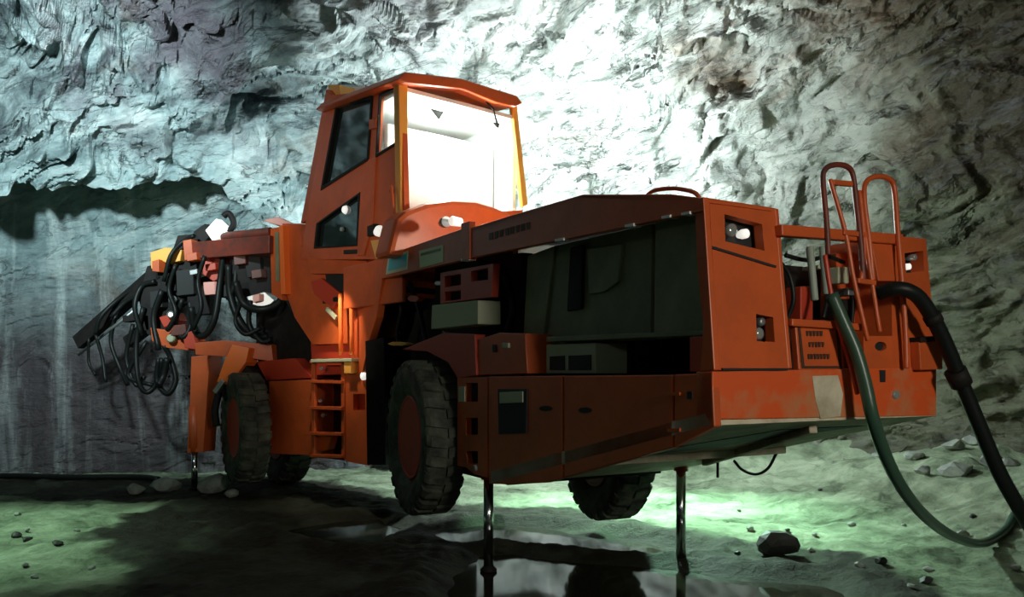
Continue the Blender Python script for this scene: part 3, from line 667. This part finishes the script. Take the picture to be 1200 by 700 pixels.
P_('canopy_rail', MB().tube([R.side(758, 229, .12), R.side(768, 223, .12), R.side(790, 221, .12), R.side(812, 225, .12), R.side(820, 232, .12)], .013, 8), 'orange', label='bent orange grab rail on the canopy')
P_('clamp', MB().prism(sp(R, [(540, 262), (550, 259), (550, 304), (541, 306)], -.015), R.V * .06), 'orange')
# deck lamps beside the cab
lp = P_('deck_lamp', MB().prism(sp(R, [(428, 266), (438, 262), (438, 276), (428, 278)], -.05), R.V * .1), 'black')
P_('lamp_glass', MB().lathe(R.side(445, 271, -.06), R.U * -1, [(-.08, .04), (0, .058), (.03, .052), (.04, .02)], 18), 'lens', lp, 0)
P_('lamp_bracket', MB().prism(sp(R, [(434, 282), (456, 279), (458, 298), (440, 304)], -.04), R.V * .1), 'yellow', lp)
l2 = P_('deck_lamp', MB().lathe(R.side(520, 261, .3), R.U * -1, [(-.06, .03), (0, .05), (.06, .05)], 18), 'steel', bevel=0)
P_('lamp_glass', MB().lathe(R.side(530, 259, .3), R.V * -1 + R.U * -.3, [(-.1, .04), (0, .046), (.02, .03)], 18), 'lens', l2, 0)

# --- wheels
def wheel(center, heading, D=1.38, wdt=.36):
    a = D2R(heading); ax = Vector((math.cos(a), math.sin(a), 0))     # axis towards the far side
    r = D / 2; c = Vector(center)
    e = empty('wheel', c, rig)
    mb = MB().lathe(c, ax, [(-wdt * .30, r * .52), (-wdt * .42, r * .60), (-wdt * .50, r * .80), (-wdt * .47, r * .91), (-wdt * .40, r * .955), (0, r * .965), (wdt * .40, r * .955), (wdt * .47, r * .91), (wdt * .5, r * .8), (wdt * .46, r * .66), (wdt * .36, r * .6)], 56)
    fwd = Vector((-ax.y, ax.x, 0)); n = 26
    for k in range(n):                           # tread lugs of the tyre
        for sgn in (-1, 1):
            t = 2 * math.pi * (k + (.5 if sgn > 0 else 0)) / n; rd = fwd * math.cos(t) + Vector((0, 0, 1)) * math.sin(t)
            tg = rd.cross(ax)
            q = []
            for (o, rr, s_) in ((.02, .955, 0.), (.49, .90, .03), (.49, .955, .03), (.40, 1.0, .02), (.02, 1.0, 0.)):
                q.append(c + ax * (sgn * o * wdt) + rd * (rr * r) + tg * (s_ - .045))
            mb.prism(q, tg * .085)
    mb.build('tyre', 'rubber', e)
    rim = MB().lathe(c, ax, [(-wdt * .37, r * .55), (-wdt * .40, r * .53), (-wdt * .36, r * .49), (-wdt * .05, r * .45), (-wdt * .02, r * .30), (-wdt * .10, r * .26), (-wdt * .18, r * .22), (-wdt * .20, r * .1), (wdt * .3, r * .1), (wdt * .38, r * .55)], 36)
    rim = rim.build('rim', 'red', e)
    nb = MB()
    for k in range(10):
        t = 2 * math.pi * k / 10; rd = fwd * math.cos(t) + Vector((0, 0, 1)) * math.sin(t)
        nb.lathe(c + rd * r * .37 - ax * wdt * .04, -ax, [(0, .02), (.035, .018)], 6, False)
    nb.build('wheel_nuts', 'steel', e)
    return e
def wheel_at(px, bottom, d, heading, D=1.38):
    zb = EYE - (bottom - HZ) * d / F_PX
    p = at(px, HZ, d); return wheel((p.x, p.y, zb + D / 2), heading, D)
wheel_at(497, 602, 7.3, 23)
wheel_at(287, 566, 10.16, 30)
wheel_at(710, 608, 7.75, 20)
wheel_at(334, 565, 11.15, 34)
P_('rear_axle', MB().tube([at(520, 525, 7.45), at(690, 522, 7.7)], .12, 14, False), 'black', bevel=0)
P_('front_axle', MB().tube([at(295, 500, 10.25), at(330, 500, 11.0)], .12, 14, False), 'black', bevel=0)

# --- jacks
def jack(top, foot, name='jack', r=.04, housing=None):
    e = empty(name, foot, rig)
    MB().lathe(Vector((top.x, top.y, foot.z)), (0, 0, 1), [(.04, r), (top.z - foot.z, r)], 20).build('piston', 'chrome', e)
    MB().lathe(Vector((top.x, top.y, top.z)), (0, 0, 1), [(.0, r * 1.5), (.05, r * 1.5), (.06, r * 1.9), (.6, r * 1.9)], 20).build('cylinder', housing or 'red', e)
    MB().lathe(foot, (0, 0, 1), [(0, r * 1.7), (.015, r * 1.7), (.03, r * 1.3), (.05, r * .9)], 24).build('jack_foot', 'black', e)
    return e
for (px, ytop, yfoot, d) in ((572.5, 562, 683, .17), (798, 552, 645, 1.66)):
    t_ = R.side(px, ytop, d); b_ = Vector((t_.x, t_.y, 0.005)); jack(t_, b_)
b_ = at(228, 578, 10.7); b_.z = .05; jack(at(228, 530, 10.7), b_, housing='orange')

# --- cab
cab = empty('cab', C.P(.8, .75, 2.9), rig)
def Cb(name, mb, m, bevel=0.01, label=None): return mb.build(name, m, cab, bevel, label)
INC = C.V * .06
w_up = [(394, 121), (436, 113), (431, 187), (376, 222)]
w_lo = [(421, 226), (419, 288), (368, 291), (371, 262)]
w_nr = [(444, 111), (464, 101), (468, 166), (440, 184)]
Cb('cab_side', MB().holed(sp(C, [(386, 112), (437, 106), (470, 87), (474, 250), (464, 290), (445, 304), (353, 304), (358, 262)]), [sp(C, w_up), sp(C, w_lo), sp(C, w_nr)], INC), 'orange', 0)
def shrink(p, k): 
    cx = sum(q_[0] for q_ in p) / len(p); cy = sum(q_[1] for q_ in p) / len(p)
    return [(cx + (x - cx) * k, cy + (y - cy) * k) for x, y in p]
for nm, wp, g_ in (('door_window', w_up, 'tint'), ('door_window', w_lo, 'tint'), ('side_window', w_nr, 'glass')):
    fr_ = Cb(nm, MB().prism(sp(C, shrink(wp, 1.03), .03), C.V * .01), g_, 0)
    MB().holed(sp(C, shrink(wp, 1.02), -.012), [sp(C, shrink(wp, .93), -.012)], C.V * .03).build('window_seal', 'black', cab)
Cb('door_post', MB().prism(sp(C, [(431, 187), (440, 184), (436, 262), (426, 300), (418, 300), (422, 224)], -.02), C.V * .03), 'orange')
Cb('grab_handle', MB().tube([C.side(457, 225, -.05), C.side(459, 220, -.09), C.side(461, 255, -.09), C.side(459, 262, -.05)], .016, 8), 'orange')
Cb('door_hinge', MB().prism(sp(C, [(432, 140), (440, 138), (440, 150), (432, 152)], -.03), C.V * .05), 'orange')
Cb('door_latch', MB().prism(sp(C, [(402, 293), (422, 292), (422, 297), (402, 298)], -.02), C.V * .03), 'dark')
for (x, y, r, m_) in ((405, 246, .05, 'lens'), (402, 269, .03, 'lens_off')):
    Cb('console_lamp', MB().lathe(C.side(x, y, .02), -C.V, [(0, r), (.03, r * .7)], 14), m_, 0)
# rear wall: two posts, big window, rounded shell below
Cb('rear_post', MB().prism(fp(C, [(467, 92), (478, 97), (479, 252), (470, 256)], -.025), C.U * .1), 'yellow', label='pale orange corner post')
Cb('rear_post', MB().prism(fp(C, [(600, 121), (606, 122), (619, 240), (613, 243)]), C.U * .06), 'yellow', label='pale orange corner post')
Cb('rear_window', MB().prism(fp(C, [(477, 97), (541, 103), (599, 122), (612, 243), (478, 252)], .03), C.U * .012), 'glass', 0)
Cb('window_header', MB().prism(fp(C, [(474, 92), (543, 97), (604, 117), (604, 122), (543, 104), (474, 98)], -.01), C.U * .08), 'orange')
sh = [(455, 300), (466, 256), (476, 247), (500, 238), (530, 234), (560, 236), (583, 243), (600, 250), (606, 300)]
Cb('rear_shell', MB().prism(fp(C, sh, -.28), C.U * .3), 'orange', .05, label='rounded orange shell below the rear window')
Cb('wiper', MB().tube([C.face(556, 104, -.02), C.face(578, 128, -.03), C.face(584, 150, -.03)], .01, 6, False), 'black', 0)
# roof
rf_ = MB().prism(fp(C, [(466, 93), (475, 84), (540, 91.5), (606, 112), (613, 121), (604, 125), (582, 120), (547, 106), (541, 104), (474, 97)], -.12), C.U * 1.75 + Vector((0, 0, .14)))
Cb('roof', rf_, 'orange', .015)
Cb('roof_edge', MB().prism(sp(C, [(384, 113), (436, 106), (470, 87), (470, 92), (437, 111), (387, 118)], -.04), C.V * .1), 'orange')
rl = Cb('roof_lamp', MB().prism(sp(C, [(384, 99), (397, 99), (399, 112), (386, 113)], .1), C.V * .2), 'yellow', label='yellow orange roof marker lamp')
Cb('lit_roof_strip', MB().prism(sp(C, [(404, 102), (425, 101), (428, 106), (404, 109)], .3), C.V * .3), 'white')  # lit strip along the roof, put in as white colour
Cb('front_post', MB().prism(sp(C, [(382, 104), (388, 112), (360, 258), (352, 262)], .02), C.V * .12), 'orange')
uf = C.uv(C.side(372, 200))[0]
Cb('front_wall', MB().box(C, (uf - .04, uf), (.1, 1.5), (2.4, 4.55)), 'white')
Cb('far_wall', MB().box(C, (0.1, uf), (1.52, 1.57), (2.4, 4.5)), 'white')
Cb('rear_lower_wall', MB().prism([C.P(.03, .02, 2.36), C.P(.03, 1.56, 2.36), C.face(613, 246, .03), C.face(478, 254, .03)], C.U * .05), 'orange')
Cb('cab_sill', MB().box(C, (.0, 1.2), (.01, .06), (2.30, 2.76)), 'orange')
Cb('cab_ceiling', MB().box(C, (0.02, uf), (.06, 1.52), (4.40, 4.44)), 'white', 0)
Cb('cab_floor', MB().box(C, (0.02, uf), (.06, 1.52), (2.40, 2.46)), 'black')
# white inner lining behind the rear window, lit by the cab's own lamp
zt = C.face(545, 168, .5).z
Cb('interior_panel', MB().box(C, (.42, .50), (.10, 1.50), (2.46, zt)), 'white', label='white inner panel behind the glass')
Cb('sun_visor', MB().prism(fp(C, [(498, 118), (526, 122), (515, 140)], .3), C.U * .02), 'black', 0)
Cb('inner_beam', MB().bar(C.face(556, 112, .25), C.face(584, 148, .25), .03, .05), 'black')
lamp('cab_lamp', 'POINT', C.P(.32, .8, 4.12), 130, (1.0, 0.98, 0.92), size=.06)

# --- cab base and front section
P_('cab_base', MB().prism(sp(F, [(353, 290), (445, 300), (436, 330), (432, 402), (366, 404), (345, 372), (334, 340), (328, 262), (352, 262)], .05), F.V * 1.0), 'orange')
P_('base_column', MB().prism(sp(F, [(316, 268), (327, 266), (330, 352), (318, 345)], 0), F.V * .3), 'orange')
P_('column_highlight', MB().prism(sp(F, [(327, 264), (331, 264), (334, 345), (329, 345)], -.03), F.V * .1), 'bright_orange', label='painted highlight strip on the column edge')  # edge highlight of the column, built as a brighter strip
P_('cable_chase', MB().prism(sp(F, [(322, 272), (326, 272), (327, 330), (323, 330)], -.01), F.V * .05), 'green')
P_('base_recess', MB().prism(sp(F, [(381, 322), (428, 320), (424, 342), (384, 344)], .03), F.V * .05), 'dark')
P_('base_skirt', MB().prism(sp(F, [(360, 302), (430, 304), (428, 321), (364, 321)], -.02), F.V * .1), 'orange')
P_('base_gusset', MB().prism(sp(F, [(364, 330), (376, 326), (400, 345), (390, 362), (368, 345)], .0), F.V * .08), 'red')
P_('dark_unit', MB().prism(sp(F, [(300, 362), (332, 350), (366, 402), (372, 440), (318, 444), (300, 420)], .25), F.V * .4), 'black')
P_('front_chassis', MB().box(F, (-.3, 3.2), (.3, 1.2), (.62, 1.65)), 'black')
P_('lower_body', MB().prism(sp(F, [(364, 402), (434, 400), (436, 438), (366, 440)], .12), F.V * .6), 'red')
P_('fender_box', MB().prism(sp(F, [(315, 447), (366, 445), (366, 534), (317, 532)]), F.V * .45), 'orange')
P_('fender_ledge', MB().prism(sp(F, [(300, 424), (345, 420), (366, 443), (312, 446)], .1), F.V * .4), 'red')
pl = P_('front_pillar', MB().holed(sp(F, [(405, 437), (433, 436), (432, 546), (405, 541)], -.02), [sp(F, [(414, 462), (428, 462), (428, 481), (414, 481)], -.02)], F.V * .06), 'orange', bevel=0)
P_('pillar_body', MB().prism(sp(F, [(405, 437), (433, 436), (432, 546), (405, 541)], .05), F.V * .4), 'red', pl)
P_('ground_lamp', MB().lathe(F.side(425, 441, -.05), -F.V, [(-.05, .04), (0, .045), (.02, .02)], 14), 'lens', bevel=0)
ld = empty('ladder', F.side(386, 540, -.02), rig)
for x in (368, 403):
    MB().bar(F.side(x, 424, -.02), F.side(x + .5, 538, -.02), .04, .06).build('stringer', 'orange', ld, .004)
for y in (424, 447, 478, 508, 534):
    MB().bar(F.side(367, y, -.03), F.side(404, y + 1, -.03), .10, .035).build('step', 'orange', ld, .004)
for (x, y) in ((376, 432), (375, 470), (378, 487), (424, 441)):
    P_('step_marker_lamp', MB().lathe(F.side(x, y, .02), -F.V, [(-.04, .02), (0, .026), (.02, .01)], 10), 'lens_off', bevel=0)
P_('ladder_backing', MB().prism(sp(F, [(366, 425), (404, 425), (404, 540), (367, 536)], .3), F.V * .1), 'red')
P_('toe_plate', MB().prism(sp(F, [(367, 510), (388, 512), (384, 527), (370, 530)], .04), F.V * .1), 'bright_orange')
for x in (399, 412):
    P_('ladder_rail', MB().tube([F.side(x, 346, 0), F.side(x, 352, -.08), F.side(x + .5, 408, -.08), F.side(x - .5, 414, 0)], .026, 10, True, 3), 'bright_orange', bevel=0, label='bright orange ladder hand rail')
lamp('ladder_fill', 'SPOT', F.P(.45, -.55, 2.75), 60, (1.0, .86, .66), F.side(402, 430, 0), size=.03, angle=70, blend=.8)  # spot added to brighten the ladder rails and toe plate
P_('side_tread', MB().prism(sp(F, [(364, 421), (412, 420), (412, 424), (364, 425)], -.12), F.V * .2), 'palebox')
P_('tread_bracket', MB().prism(sp(F, [(403, 424), (411, 424), (411, 438), (403, 438)], -.1), F.V * .1), 'yellow')
P_('pale_link', MB().bar(F.side(383, 362, -.02), F.side(394, 373, -.02), .03, .05), 'palebox')
P_('joint_cover', MB().prism([at(x, y, 8.5) for x, y in ((428, 400), (450, 395), (452, 545), (430, 545))], Vector((.15, .5, 0))), 'black')

# --- front arm, outrigger and boom
P_('front_arm', MB().prism([at(x, y, 10.35) for x, y in ((228, 402), (262, 399), (318, 404), (320, 424), (292, 420), (262, 418), (229, 416))], Vector((.08, .25, 0))), 'orange')
P_('arm_bracket', MB().prism([at(x, y, 10.25) for x, y in ((272, 404), (292, 408), (288, 425), (268, 452), (254, 448), (262, 425))], Vector((.08, .2, 0))), 'bright_orange')
P_('arm_pin', MB().bar(at(262, 446, 10.2), at(252, 460, 10.2), .06, .06), 'steel')
P_('outrigger', MB().prism([at(x, y, 10.65) for x, y in ((224, 418), (246, 416), (242, 470), (238, 530), (219, 531), (222, 480))], Vector((.08, .22, 0))), 'orange')
P_('outrigger_link', MB().tube([at(258, 455, 10.5), at(252, 480, 10.5), at(254, 500, 10.5)], .05, 8), 'black')
P_('shield', MB().prism([at(x, y, 10.3) for x, y in ((255, 440), (285, 425), (300, 440), (262, 470))], Vector((.1, .3, 0))), 'black')
boom = empty('boom', at(250, 330, 10.7), rig)
def Bm(name, mb, m, bevel=0.008, label=None): return mb.build(name, m, boom, bevel, label)
def bx(pix, d, dep=.25): return MB().prism([at(x, y, d) for x, y in pix], Vector((.05, dep, 0)))
Bm('boom_beam', MB().bar(at(325, 288, 10.1), at(226, 296, 10.8), .28, .22), 'boom_paint')
Bm('boom_cylinder', MB().tube([at(318, 272, 10.1), at(262, 278, 10.5)], .06, 12, False), 'boom_paint')
Bm('boom_cap', bx(((308, 258), (318, 262), (350, 270), (350, 266), (326, 254)), 10.0), 'pink', label='pinkish boom cap')
Bm('boom_head', bx(((208, 276), (232, 274), (246, 292), (268, 300), (262, 340), (230, 352), (206, 346), (200, 300)), 10.75, .35), 'black')
Bm('boom_head', bx(((172, 312), (206, 306), (212, 360), (198, 400), (172, 392), (162, 350)), 10.85, .3), 'black')
Bm('cradle', bx(((214, 282), (224, 280), (226, 302), (216, 306)), 10.6, .1), 'orange')
Bm('clamp', bx(((176, 296), (194, 290), (213, 293), (211, 306), (196, 309), (186, 304), (184, 316), (177, 315)), 10.65, .2), 'yellow', label='yellow orange drill clamp')
Bm('clamp_jaw', bx(((178, 306), (186, 304), (186, 319), (178, 318)), 10.6, .1), 'orange')
Bm('feed_beam', MB().bar(at(208, 300, 10.8), at(92, 402, 11.4), .12, .20), 'black')
Bm('feed_beam', MB().bar(at(214, 350, 10.85), at(150, 402, 11.3), .12, .16), 'black')
Bm('drill_rod', MB().tube([at(160, 362, 10.9), at(92, 416, 11.4)], .022, 8, False), 'steel', 0)
Bm('hydraulic_motor', bx(((236, 300), (266, 296), (270, 320), (250, 330), (238, 322)), 10.6, .2), 'red')
Bm('turret', bx(((272, 286), (316, 280), (318, 352), (300, 364), (280, 352), (272, 320)), 10.4, .4), 'black')
Bm('turret_plate', bx(((284, 296), (304, 292), (306, 322), (290, 326)), 10.35, .1), 'dark')
Bm('work_lamp', bx(((240, 270), (253, 256), (266, 268), (260, 278), (249, 283)), 10.45, .08), 'lens', .01, label='pale work lamp')
Bm('lamp_visor', MB().tube([at(262, 254, 10.5), at(268, 250, 10.5), at(274, 262, 10.5), at(268, 272, 10.5)], .04, 8), 'black', 0)
Bm('lamp_back', bx(((226, 272), (240, 262), (246, 276), (238, 286)), 10.55, .1), 'black')
Bm('reflector', bx(((238, 331), (251, 330), (252, 345), (239, 346)), 10.5, .04), 'pink', .006, label='pink square reflector')
Bm('sensor', MB().lathe(at(202, 351, 10.7), (0, -1, 0), [(-.05, .05), (0, .055), (.02, .03)], 12), 'lens_off', 0)
Bm('sensor', MB().lathe(at(200, 369, 10.7), (.3, -1, 0), [(-.05, .05), (0, .05), (.02, .03)], 12), 'lens_off', 0)
Bm('rotation_unit', bx(((186, 372), (206, 366), (210, 376), (192, 384)), 10.75, .15), 'red')
Bm('lower_carriage', bx(((176, 384), (198, 388), (228, 396), (230, 412), (196, 408), (178, 400)), 10.7, .25), 'orange')
Bm('carriage_bolt', MB().lathe(at(201, 397, 10.65), (0, -1, 0), [(-.04, .06), (.02, .06), (.05, .04)], 12), 'palebox', 0)
Bm('carriage_plate', bx(((214, 390), (226, 388), (230, 410), (216, 408)), 10.6, .08), 'red')
Bm('elbow', bx(((288, 348), (310, 342), (322, 352), (312, 362), (292, 358)), 10.3, .15), 'steel')
Bm('rail_cap', bx(((296, 346), (304, 344), (304, 353), (296, 355)), 10.25, .06), 'pink')
hoses = [([(262, 300), (258, 330), (252, 372), (240, 393), (229, 388), (224, 360)], 10.5, .045), ([(268, 310), (270, 345), (282, 378), (300, 394), (314, 394)], 10.4, .05),
         ([(276, 330), (286, 356), (306, 363), (326, 356), (334, 340)], 10.2, .05), ([(168, 360), (160, 400), (162, 445), (172, 460), (184, 448), (190, 420)], 10.8, .035),
         ([(186, 420), (184, 446), (196, 462), (206, 446), (200, 420), (192, 405)], 10.75, .035), ([(182, 330), (166, 336), (158, 360), (166, 392)], 10.8, .035),
         ([(214, 350), (206, 378), (214, 396), (224, 380), (222, 352)], 10.65, .035), ([(172, 400), (150, 440), (180, 452)], 10.85, .03),
         ([(262, 290), (274, 300), (276, 330), (268, 352)], 10.45, .04), ([(228, 276), (214, 284), (200, 300), (192, 330)], 10.6, .03),
         ([(170, 330), (140, 350), (118, 372), (112, 392)], 11.0, .03), ([(136, 368), (130, 400), (140, 430), (150, 452)], 11.1, .03),
         ([(112, 392), (120, 420), (124, 448)], 11.2, .025), ([(294, 352), (292, 380), (306, 400), (318, 398)], 10.3, .035), ([(190, 340), (180, 372), (186, 410)], 10.7, .04)]
for px_, py_, w_, h_, d_, m_ in ((216, 330, 20, 30, 10.6, 'dark'), (232, 356, 26, 24, 10.65, 'black'), (196, 330, 18, 22, 10.7, 'black'), (246, 312, 12, 8, 10.5, 'red'), (226, 318, 9, 6, 10.5, 'steel'), (280, 300, 14, 18, 10.3, 'boom_paint'),
                              (182, 350, 14, 20, 10.75, 'dark'), (208, 386, 18, 12, 10.6, 'boom_paint'), (168, 378, 12, 18, 10.85, 'black'), (300, 320, 12, 10, 10.3, 'boom_paint'), (150, 372, 14, 8, 10.95, 'black'), (224, 300, 12, 9, 10.5, 'orange'), (262, 340, 12, 14, 10.55, 'dark')):
    Bm('valve_bank', bx(((px_ - w_ / 2, py_ - h_ / 2 + 2), (px_ + w_ / 2, py_ - h_ / 2), (px_ + w_ / 2 + 1, py_ + h_ / 2), (px_ - w_ / 2 + 1, py_ + h_ / 2 + 2)), d_, .12), m_)
hoses += [([(240, 300), (232, 330), (236, 360), (226, 386)], 10.4, .03), ([(206, 310), (198, 340), (206, 366), (196, 388)], 10.6, .03), ([(156, 380), (148, 420), (160, 452), (170, 440)], 10.9, .03), ([(196, 420), (192, 440), (186, 452)], 10.7, .045),
          ([(284, 350), (276, 376), (288, 392), (306, 384)], 10.3, .03), ([(130, 372), (150, 352), (176, 344)], 10.95, .03), ([(104, 396), (104, 424), (112, 440)], 11.25, .02)]
for pts, d_, r_ in hoses:
    Bm('boom_hose', MB().tube([at(x, y, d_ + .04 * math.sin(i * 2.1)) for i, (x, y) in enumerate(pts)], r_, 8), 'hose', 0)

# ------------------------------------------------------------------ supply hoses trailing off the tail
def along(pix): return [at(*q_) for q_ in pix]
def rest(px, py, d):
    p = at(px, py, d); p.z = max(p.z, gz(p.x, p.y) + .035); return p
g1 = MB().tube([at(974, 345, 4.46), at(987, 375, 4.44), at(1003, 412, 4.42), at(1014, 450, 4.40), at(1024, 495, 4.40), at(1042, 545, 4.55), at(1066, 585, 4.8), at(1094, 614, 5.3)] + [rest(x, y, d) for x, y, d in ((1122, 631, 5.9), (1152, 637, 6.5), (1178, 631, 7.0), (1204, 620, 7.4))] + [Vector((x, y, gz(x, y) + .035)) for x, y in ((5.3, 7.3), (6.3, 6.7), (7.0, 5.6))], .036, 12)
tag(g1.build('supply_hose', 'hose_green'), 'green black hose hanging in a low loop from the hose guide', 'hose')
h2 = MB().tube([at(1030, 344, 4.72), at(1046, 339, 4.66), at(1062, 340, 4.64), at(1078, 350, 4.66), at(1096, 378, 4.70), at(1112, 412, 4.74), at(1128, 452, 4.78), at(1148, 500, 4.8), at(1170, 552, 4.82), at(1192, 592, 4.85), at(1215, 630, 4.95), at(1242, 668, 5.15)] + [Vector((x, y, gz(x, y) + .042)) for x, y in ((3.9, 5.7), (4.6, 6.1), (5.6, 6.0), (6.8, 5.2))], .043, 12)
h2 = tag(h2.build('supply_cable', 'hose'), 'thick black cable falling beyond the right end of the bumper', 'cable')
MB().tube([at(1119, 434, 4.76), at(1127, 451, 4.78)], .062, 12, False).build('coupling', 'black', h2)
MB().tube([at(1091, 369, 4.69), at(1096, 378, 4.70)], .05, 12, False).build('collar', 'black', h2)

# ------------------------------------------------------------------ water, wall-foot pipe, stones
pu = MB(); pu.prism([Vector((x, y, -.03)) for x, y in ((-4.6, 2.2), (3.4, 2.2), (3.4, 8.9), (-4.6, 8.9))], Vector((0, 0, .03)))
tag(pu.build('puddle', 'water'), 'dark still puddle mirroring the underside of the orange rig', 'puddle')
fc = MB().tube([Vector((x, y, gz(x, y) + .05)) for x, y in ((-8.6, 11.55), (-7.2, 11.5), (-6.2, 11.42), (-5.3, 11.4), (-4.9, 11.25))], .04, 8)
tag(fc.build('pipe', 'hose'), 'black pipe lying along the foot of the grey rock wall', 'pipe')
def stone(px, py, r, seed, label, group=None, m='stone', z0=None, squash=(1.1, 1, .7)):
    for d in np.arange(4.5, 12.5, .05):
        p = at(px, py, d); z = gz(p.x, p.y)
        if p.z <= z: break
    if d > 8 and px > 1000: p = at(px, py, d - .35); z = gz(p.x, p.y)
    o = MB().rock((p.x, p.y, z + r * squash[2] * .55), r, seed, squash).build('boulder' if r > .165 else 'stone', m)
    return tag(o, label, 'rock', group)
stone(913, 648, .17, 1, 'dark pointed boulder on the mud bank right of the far jack', m='dark_stone', squash=(1.15, .9, .75))
ORD = 'first second third fourth fifth sixth seventh eighth ninth tenth eleventh twelfth thirteenth fourteenth fifteenth sixteenth seventeenth eighteenth'.split()
def nth(i, n): return 'leftmost' if i == 0 else 'rightmost' if i == n - 1 else ORD[i] + ' from the left'
rs = random.Random(11)
rub = sorted([(1048, 514, .15), (1072, 530, .12), (1094, 517, .18), (1118, 522, .14), (1140, 519, .13), (1162, 528, .16), (1082, 546, .10), (1030, 528, .09), (1122, 544, .19), (1180, 545, .13), (1186, 518, .16)])
for i, (x, y, r) in enumerate(rub):
    stone(x, y, r, 20 + i, nth(i, len(rub)) + ' of the angular stones fallen at the foot of the right wall', 'fallen stones at the foot of the right wall')
small = []
for k, (x0, x1, y0, y1, n) in enumerate(((850, 1010, 572, 668, 9), (1020, 1190, 570, 690, 9), (10, 112, 600, 690, 9))):
    pts = []
    while len(pts) < n:
        x, y = rs.uniform(x0, x1), rs.uniform(y0, y1)
        if all(abs(x - a) > 9 or abs(y - b) > 9 for a, b in pts + [(913, 640), (913, 650)]): pts.append((x, y))
    where = ('of the small stones between the far jack and the green hose', 'of the small stones on the dim ground beyond the hose loop', 'of the small stones on the lit ground left of the puddle')[k]
    for i, (x, y) in enumerate(sorted(pts)):
        stone(x, y, rs.uniform(.025, .055), 60 + 20 * k + i, nth(i, n) + ' ' + where, where[7:], 'stone' if i % 3 else 'dark_stone')
fr4 = ((160, 579, .13, 'low grey rock at the wall foot farthest from the front jack'), (196, 576, .20, 'larger grey rock just left of the front jack'), (250, 577, .24, 'largest grey rock just right of the front jack'), (272, 583, .09, 'small grey rock between the front jack and front wheel'))
for i, (x, y, r, l_) in enumerate(fr4):
    stone(x, y, r, 150 + i, l_, 'rocks by the front jack')
